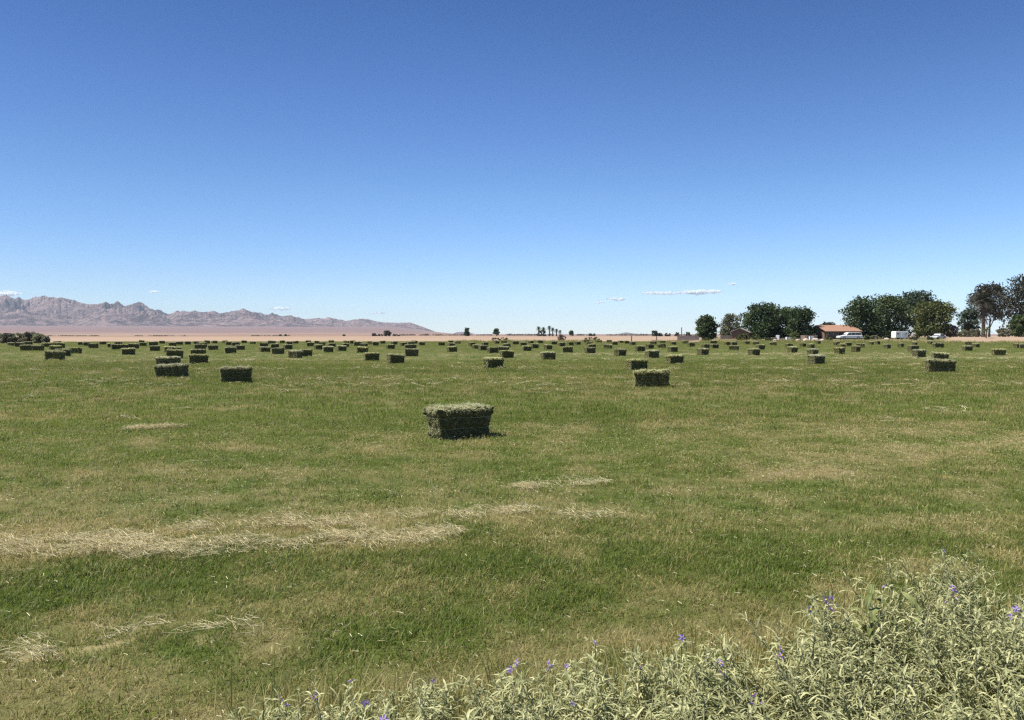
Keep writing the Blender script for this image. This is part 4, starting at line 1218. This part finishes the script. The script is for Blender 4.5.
def leaf(mb, base, d, up, L, w, rnd, droop=.5, wavy=.15, fold=.25, seg=5):
    """lance-shaped leaf with a fold along its rib, wavy edge and drooping tip"""
    d = d.normalized(); s = d.cross(up).normalized(); n_ = s.cross(d).normalized()
    vs = []
    tw = rnd.uniform(-.5, .5)
    for i in range(seg + 1):
        t = i / seg
        c = base + d * (L * t * (1 - .25 * droop * t)) + n_ * (-droop * L * .6 * t * t + .10 * L * math.sin(t * 3.1))
        hw = w / 2 * (math.sin(math.pi * min(1, .08 + t * .95)) ** .75) if i < seg else .0004
        wv = math.sin(i * 2.1 + tw * 8) * wavy * w
        ss_ = (s * math.cos(tw * t) + n_ * math.sin(tw * t)); nn_ = n_
        vs += [c - ss_ * hw + nn_ * (fold * hw + wv), c, c + ss_ * hw + nn_ * (fold * hw - wv)]
    fs = []
    for i in range(seg):
        a = i * 3; fs += [(a, a + 1, a + 4, a + 3), (a + 1, a + 2, a + 5, a + 4)]
    mb.add(vs, fs, rnd.random())


def flower(root, pos, nrm, r, rnd):
    nrm = nrm.normalized(); u = nrm.orthogonal().normalized(); v = nrm.cross(u); mb = MB()
    for k in range(5):
        a = k * 2 * math.pi / 5; b = .42
        tip = pos + (u * math.cos(a) + v * math.sin(a)) * r + nrm * (-.15 * r)
        l1 = pos + (u * math.cos(a - b) + v * math.sin(a - b)) * r * .62 + nrm * .12 * r
        l2 = pos + (u * math.cos(a + b) + v * math.sin(a + b)) * r * .62 + nrm * .12 * r
        mb.add([pos, l1, tip, l2], [(0, 1, 2), (0, 2, 3)], rnd.random())
    f = mb.build('flower', m_petal, root)
    mb = MB(); mb.tube([pos + nrm * .001, pos + nrm * r * .45], [r * .16, r * .05], 5); mb.build('stamen', m_anther, f)


def weed_proto(seed, flowers=0, broad=False):
    rnd = random.Random(seed); root = thing('flowering_weed' if flowers else 'leafy_weed', (0, 0, -60), 'weed', 'weed', 'silvery weeds in front of the field')
    H = .5; fol = MB(); tops = []
    nst = rnd.randint(3, 4)
    for s in range(nst):
        a = s * 6.283 / nst + rnd.uniform(-.5, .5); sp = (0 if s == 0 else rnd.uniform(.08, .24)); h = H * (1 if s == 0 else rnd.uniform(.62, .92))
        P = []
        for i in range(7):
            t = i / 6
            P.append(Vector((math.cos(a) * sp * t ** 1.3 + .012 * math.sin(i * 1.7 + s), math.sin(a) * sp * t ** 1.3 + .012 * math.cos(i * 2.1 + s), h * t - .02)))
        mb = MB(); mb.tube(P, [.0045, .004, .0037, .0033, .003, .0025, .0018], 5, rnd.random()); mb.build('stalk', m_stem, root)
        tops.append(P[-1])
        nl = int((30 if not broad else 11) * h / H)
        for i in range(nl):
            t = .12 + .88 * (i + rnd.random() * .5) / nl
            q = min(5, int(t * 6)); c = P[q].lerp(P[q + 1], t * 6 - q)
            az = i * 2.4 + rnd.uniform(-.6, .6); el = rnd.uniform(-.1, .9)
            d = Vector((math.cos(az) * math.cos(el), math.sin(az) * math.cos(el), math.sin(el)))
            if broad: L, w = rnd.uniform(.09, .15), rnd.uniform(.022, .034)
            else: L, w = rnd.uniform(.07, .14) * (1.1 - .4 * t), rnd.uniform(.0055, .011)
            leaf(fol, c, d, Vector((0, 0, 1)), L, w, rnd, rnd.uniform(.1, .9))
            if not broad and rnd.random() < .45:             # side shoot with small leaves
                e = c + d * .035
                for _ in range(4):
                    dd = (d + Vector((rnd.gauss(0, .7), rnd.gauss(0, .7), rnd.gauss(.3, .5)))).normalized()
                    leaf(fol, e, dd, Vector((0, 0, 1)), L * rnd.uniform(.45, .8), w * .75, rnd, rnd.uniform(.1, .8), seg=4)
    fol.build('foliage', m_leafg if broad else m_leaf, root)
    for k in range(flowers):
        b = tops[0] + (Vector((0, 0, .006)) if k == 0 else Vector((rnd.uniform(-.03, .03), rnd.uniform(-.03, .03), rnd.uniform(-.035, .0))))
        flower(root, b, Vector((rnd.uniform(-.7, .7), rnd.uniform(-1.1, -.4), rnd.uniform(.3, 1))), rnd.uniform(.014, .020), rnd)
    return root


fl = [weed_proto(200 + i, 1 + (i % 3)) for i in range(4)]
lf = [weed_proto(240 + i) for i in range(5)]
br = [weed_proto(260 + i, broad=True) for i in range(2)]
used = set()


def place(src, x, y, s, label):
    rot = (R(random.uniform(-7, 7)), R(random.uniform(-7, 7)), random.uniform(0, 6.283)); loc = (x, y, gz(x, y) - .01)
    if src not in used:
        used.add(src); src.location = loc; src.rotation_euler = rot; src.scale = (s, s, s); src['label'] = label
    else: copy_thing(src, loc, rot, (s, s, s), label)


FLOW = [(935, 551, 'weed with one violet flower rising highest of the whole thicket'), (817, 592, 'weed with a row of deep violet flowers at the upper slope of the thicket'),
        (831, 590, 'weed with a violet bloom close behind the row of deep violet flowers'), (881, 586, 'weed with a pale violet flower between the flower row and the highest weed'),
        (806, 605, 'weed with a violet flower just under the row of deep violet flowers'), (947, 588, 'weed with faint violet flower just below the highest weed'),
        (966, 592, 'weed with violet flower to the outer side below the highest weed'), (952, 603, 'weed with dark violet flower deep under the highest weed'),
        (1010, 613, 'weed with dull violet flower low at the frame edge'), (1021, 606, 'weed with violet flower touching the frame edge'),
        (790, 641, 'weed with one violet flower at the foot of the tall part of the thicket'), (598, 626, 'weed with pale violet flower standing above the middle of the thicket'),
        (676, 633, 'weed with pale flower next to a dry brown patch'), (526, 654, 'weed with dark violet flower, first of a trio'),
        (547, 656, 'weed with pale violet flower, middle of a trio'), (560, 653, 'weed with a bright cluster of violet flowers, last of a trio'),
        (641, 656, 'weed with violet flower below the dry brown patch'), (728, 660, 'weed with violet flower facing up amid dense silver leaves'),
        (751, 688, 'weed with violet flower low amid dense silver leaves'), (582, 693, 'weed with pale violet flower low in the middle'),
        (580, 715, 'weed with violet flower at the very bottom middle'), (270, 688, 'weed with drooping violet flowers at the thin end of the thicket'),
        (310, 686, 'weed with pale violet flower second from the thin end'), (337, 676, 'weed with violet flower standing highest at the thin end'),
        (349, 692, 'weed with violet flower just below the highest one at the thin end'), (369, 707, 'weed with deep violet flower low at the thin end'),
        (400, 715, 'weed with violet flower touching the bottom edge at the thin end'), (501, 697, 'weed with deep violet flower beside tan dry grass'),
        (431, 671, 'weed with pale violet flower above the gap of tan grass')]
for i, (px, py, lab) in enumerate(FLOW):
    h = random.uniform(.42, .56) if py < 640 else random.uniform(.36, .5)
    x, y = at(px, py, h); place(fl[i % 4], x, y, h / .5, lab)
ENV = [(235, 700), (250, 690), (330, 680), (400, 674), (430, 668), (480, 692), (510, 664), (555, 657), (600, 630), (650, 648), (700, 634), (740, 628), (790, 612),
       (815, 590), (880, 574), (915, 556), (935, 550), (985, 552), (1010, 580), (1024, 590), (1090, 610)]
cnt = 0
for _ in range(4000):
    px = 235 + (1085 - 235) * random.random() ** .92
    e = np.interp(px, [q[0] for q in ENV], [q[1] for q in ENV])
    py = e + (800 - e) * random.random() ** 1.25 + 2
    h = random.uniform(.32, .52); x, y = at(px, py, h)
    if y < 2.2: continue
    if px < 560 and random.random() < .3: continue
    if 600 < px < 640 and 636 < py < 670: continue
    b = random.random() < (.07 if px > 820 else .02)
    src = random.choice(br if b else lf)
    lab = 'weed with broader plain green leaves amid the silvery thicket' if b else \
        'silvery narrow-leaved flowerless weed packed in the dense thicket' if px > 520 else 'silvery narrow-leaved flowerless weed at the sparse thin end of the thicket'
    place(src, x, y, h / .5 * random.uniform(.95, 1.08), lab); cnt += 1
    if cnt >= 250: break

for o in [q for q in list(COL.objects) if q.parent is None and q.location.z < -40]:     # a pattern plant that found no place
    for c in list(o.children_recursive): bpy.data.objects.remove(c)
    bpy.data.objects.remove(o)

# ------------------------------------------------------------------ air, light, camera
m_haze, nt, out = nm('desert_air')
pv = N(nt, 'ShaderNodeVolumePrincipled'); pv.inputs['Color'].default_value = (.72, .86, 1, 1)
pv.inputs['Density'].default_value = 4.2e-5; pv.inputs['Anisotropy'].default_value = 0
nt.links.new(pv.outputs[0], out.inputs['Volume'])
mb = MB(); HT = max(float(max(v.co.z for v in bpy.data.objects['mountain_range'].data.vertices)) + 8, 60); HB = float(min(min(v.co.z for v in q.data.vertices) for q in (ground, bpy.data.objects['mountain_range'], bpy.data.objects['distant_hills']))) - 1
mb.box((0, 0, (HT + HB) / 2), (28400, 28400, HT - HB)); hz = mb.build('haze', m_haze); tag(hz, kind='stuff')

SUN_EL = R(60); to_sun = Vector((-1, -.09, 0)).normalized() * math.cos(SUN_EL) + Vector((0, 0, math.sin(SUN_EL)))
sd = bpy.data.lights.new('sun', 'SUN'); sd.energy = 4.6; sd.angle = R(.5); sd.color = (1, .955, .88)
so = bpy.data.objects.new('sun', sd); COL.objects.link(so); so.location = (0, 0, 40)
so.rotation_euler = (-to_sun).to_track_quat('-Z', 'Y').to_euler()

w = bpy.data.worlds.new('World'); sc.world = w; w.use_nodes = True
nt = w.node_tree; bg = nt.nodes['Background']
sk = nt.nodes.new('ShaderNodeTexSky'); sk.sky_type = 'NISHITA'; sk.sun_disc = False
sk.sun_elevation = SUN_EL; sk.sun_rotation = math.atan2(to_sun.x, to_sun.y)
sk.altitude = 0; sk.air_density = 1.0; sk.dust_density = 0; sk.ozone_density = 2.0
# deepen the clear sky: the photograph's sky is a saturated blue overhead
v1 = nt.nodes.new('ShaderNodeVectorMath'); v1.operation = 'SCALE'; v1.inputs['Scale'].default_value = .1
gm = nt.nodes.new('ShaderNodeGamma'); gm.inputs[1].default_value = 1.45
v2 = nt.nodes.new('ShaderNodeVectorMath'); v2.operation = 'MULTIPLY'; v2.inputs[1].default_value = (10.1, 10.6, 13.1)
nt.links.new(sk.outputs[0], v1.inputs[0]); nt.links.new(v1.outputs[0], gm.inputs[0]); nt.links.new(gm.outputs[0], v2.inputs[0])
tcw = nt.nodes.new('ShaderNodeTexCoord'); sx = nt.nodes.new('ShaderNodeSeparateXYZ'); nt.links.new(tcw.outputs['Generated'], sx.inputs[0])
rpw = nt.nodes.new('ShaderNodeValToRGB'); el_ = rpw.color_ramp.elements
for _ in range(3): el_.new(.5)
for e_, (pz, cz) in zip(el_, ((0, (.62, .76, .98)), (.066, (.66, .72, .82)), (.163, (.66, .74, .735)), (.28, (.585, .68, .69)), (.40, (.45, .59, .62)))):
    e_.position = pz; e_.color = (*cz, 1)
v3 = nt.nodes.new('ShaderNodeVectorMath'); v3.operation = 'MULTIPLY'
nt.links.new(sx.outputs[2], rpw.inputs[0]); nt.links.new(v2.outputs[0], v3.inputs[0]); nt.links.new(rpw.outputs[0], v3.inputs[1])
mrx = nt.nodes.new('ShaderNodeMapRange'); mrx.interpolation_type = 'SMOOTHSTEP'
for i_, q_ in enumerate((-.62, .08, .80, 1.)): mrx.inputs[i_ + 1].default_value = q_
v4 = nt.nodes.new('ShaderNodeVectorMath'); v4.operation = 'SCALE'
nt.links.new(sx.outputs[0], mrx.inputs[0]); nt.links.new(v3.outputs[0], v4.inputs[0]); nt.links.new(mrx.outputs[0], v4.inputs['Scale'])
nt.links.new(v4.outputs[0], bg.inputs[0]); bg.inputs[1].default_value = .10

cd = bpy.data.cameras.new('camera'); cam = bpy.data.objects.new('camera', cd); COL.objects.link(cam)
cd.sensor_width = 36; cd.lens = F * 36 / 1024; cd.clip_start = .05; cd.clip_end = 80000
cam.location = (0, 0, CAMH); cam.rotation_euler = (math.pi / 2 - PITCH, 0, 0)
sc.camera = cam

sc.view_settings.view_transform = 'Standard'; sc.view_settings.look = 'None'; sc.view_settings.exposure = .95; sc.view_settings.gamma = 1
sc.cycles.max_bounces = 8; sc.cycles.diffuse_bounces = 5; sc.cycles.transparent_max_bounces = 64; sc.cycles.volume_bounces = 0
sc.cycles.transmission_bounces = 4; sc.cycles.use_denoising = False; sc.cycles.use_adaptive_sampling = False
sc.cycles.pixel_filter_type = 'BLACKMAN_HARRIS'; sc.cycles.filter_width = 1.35
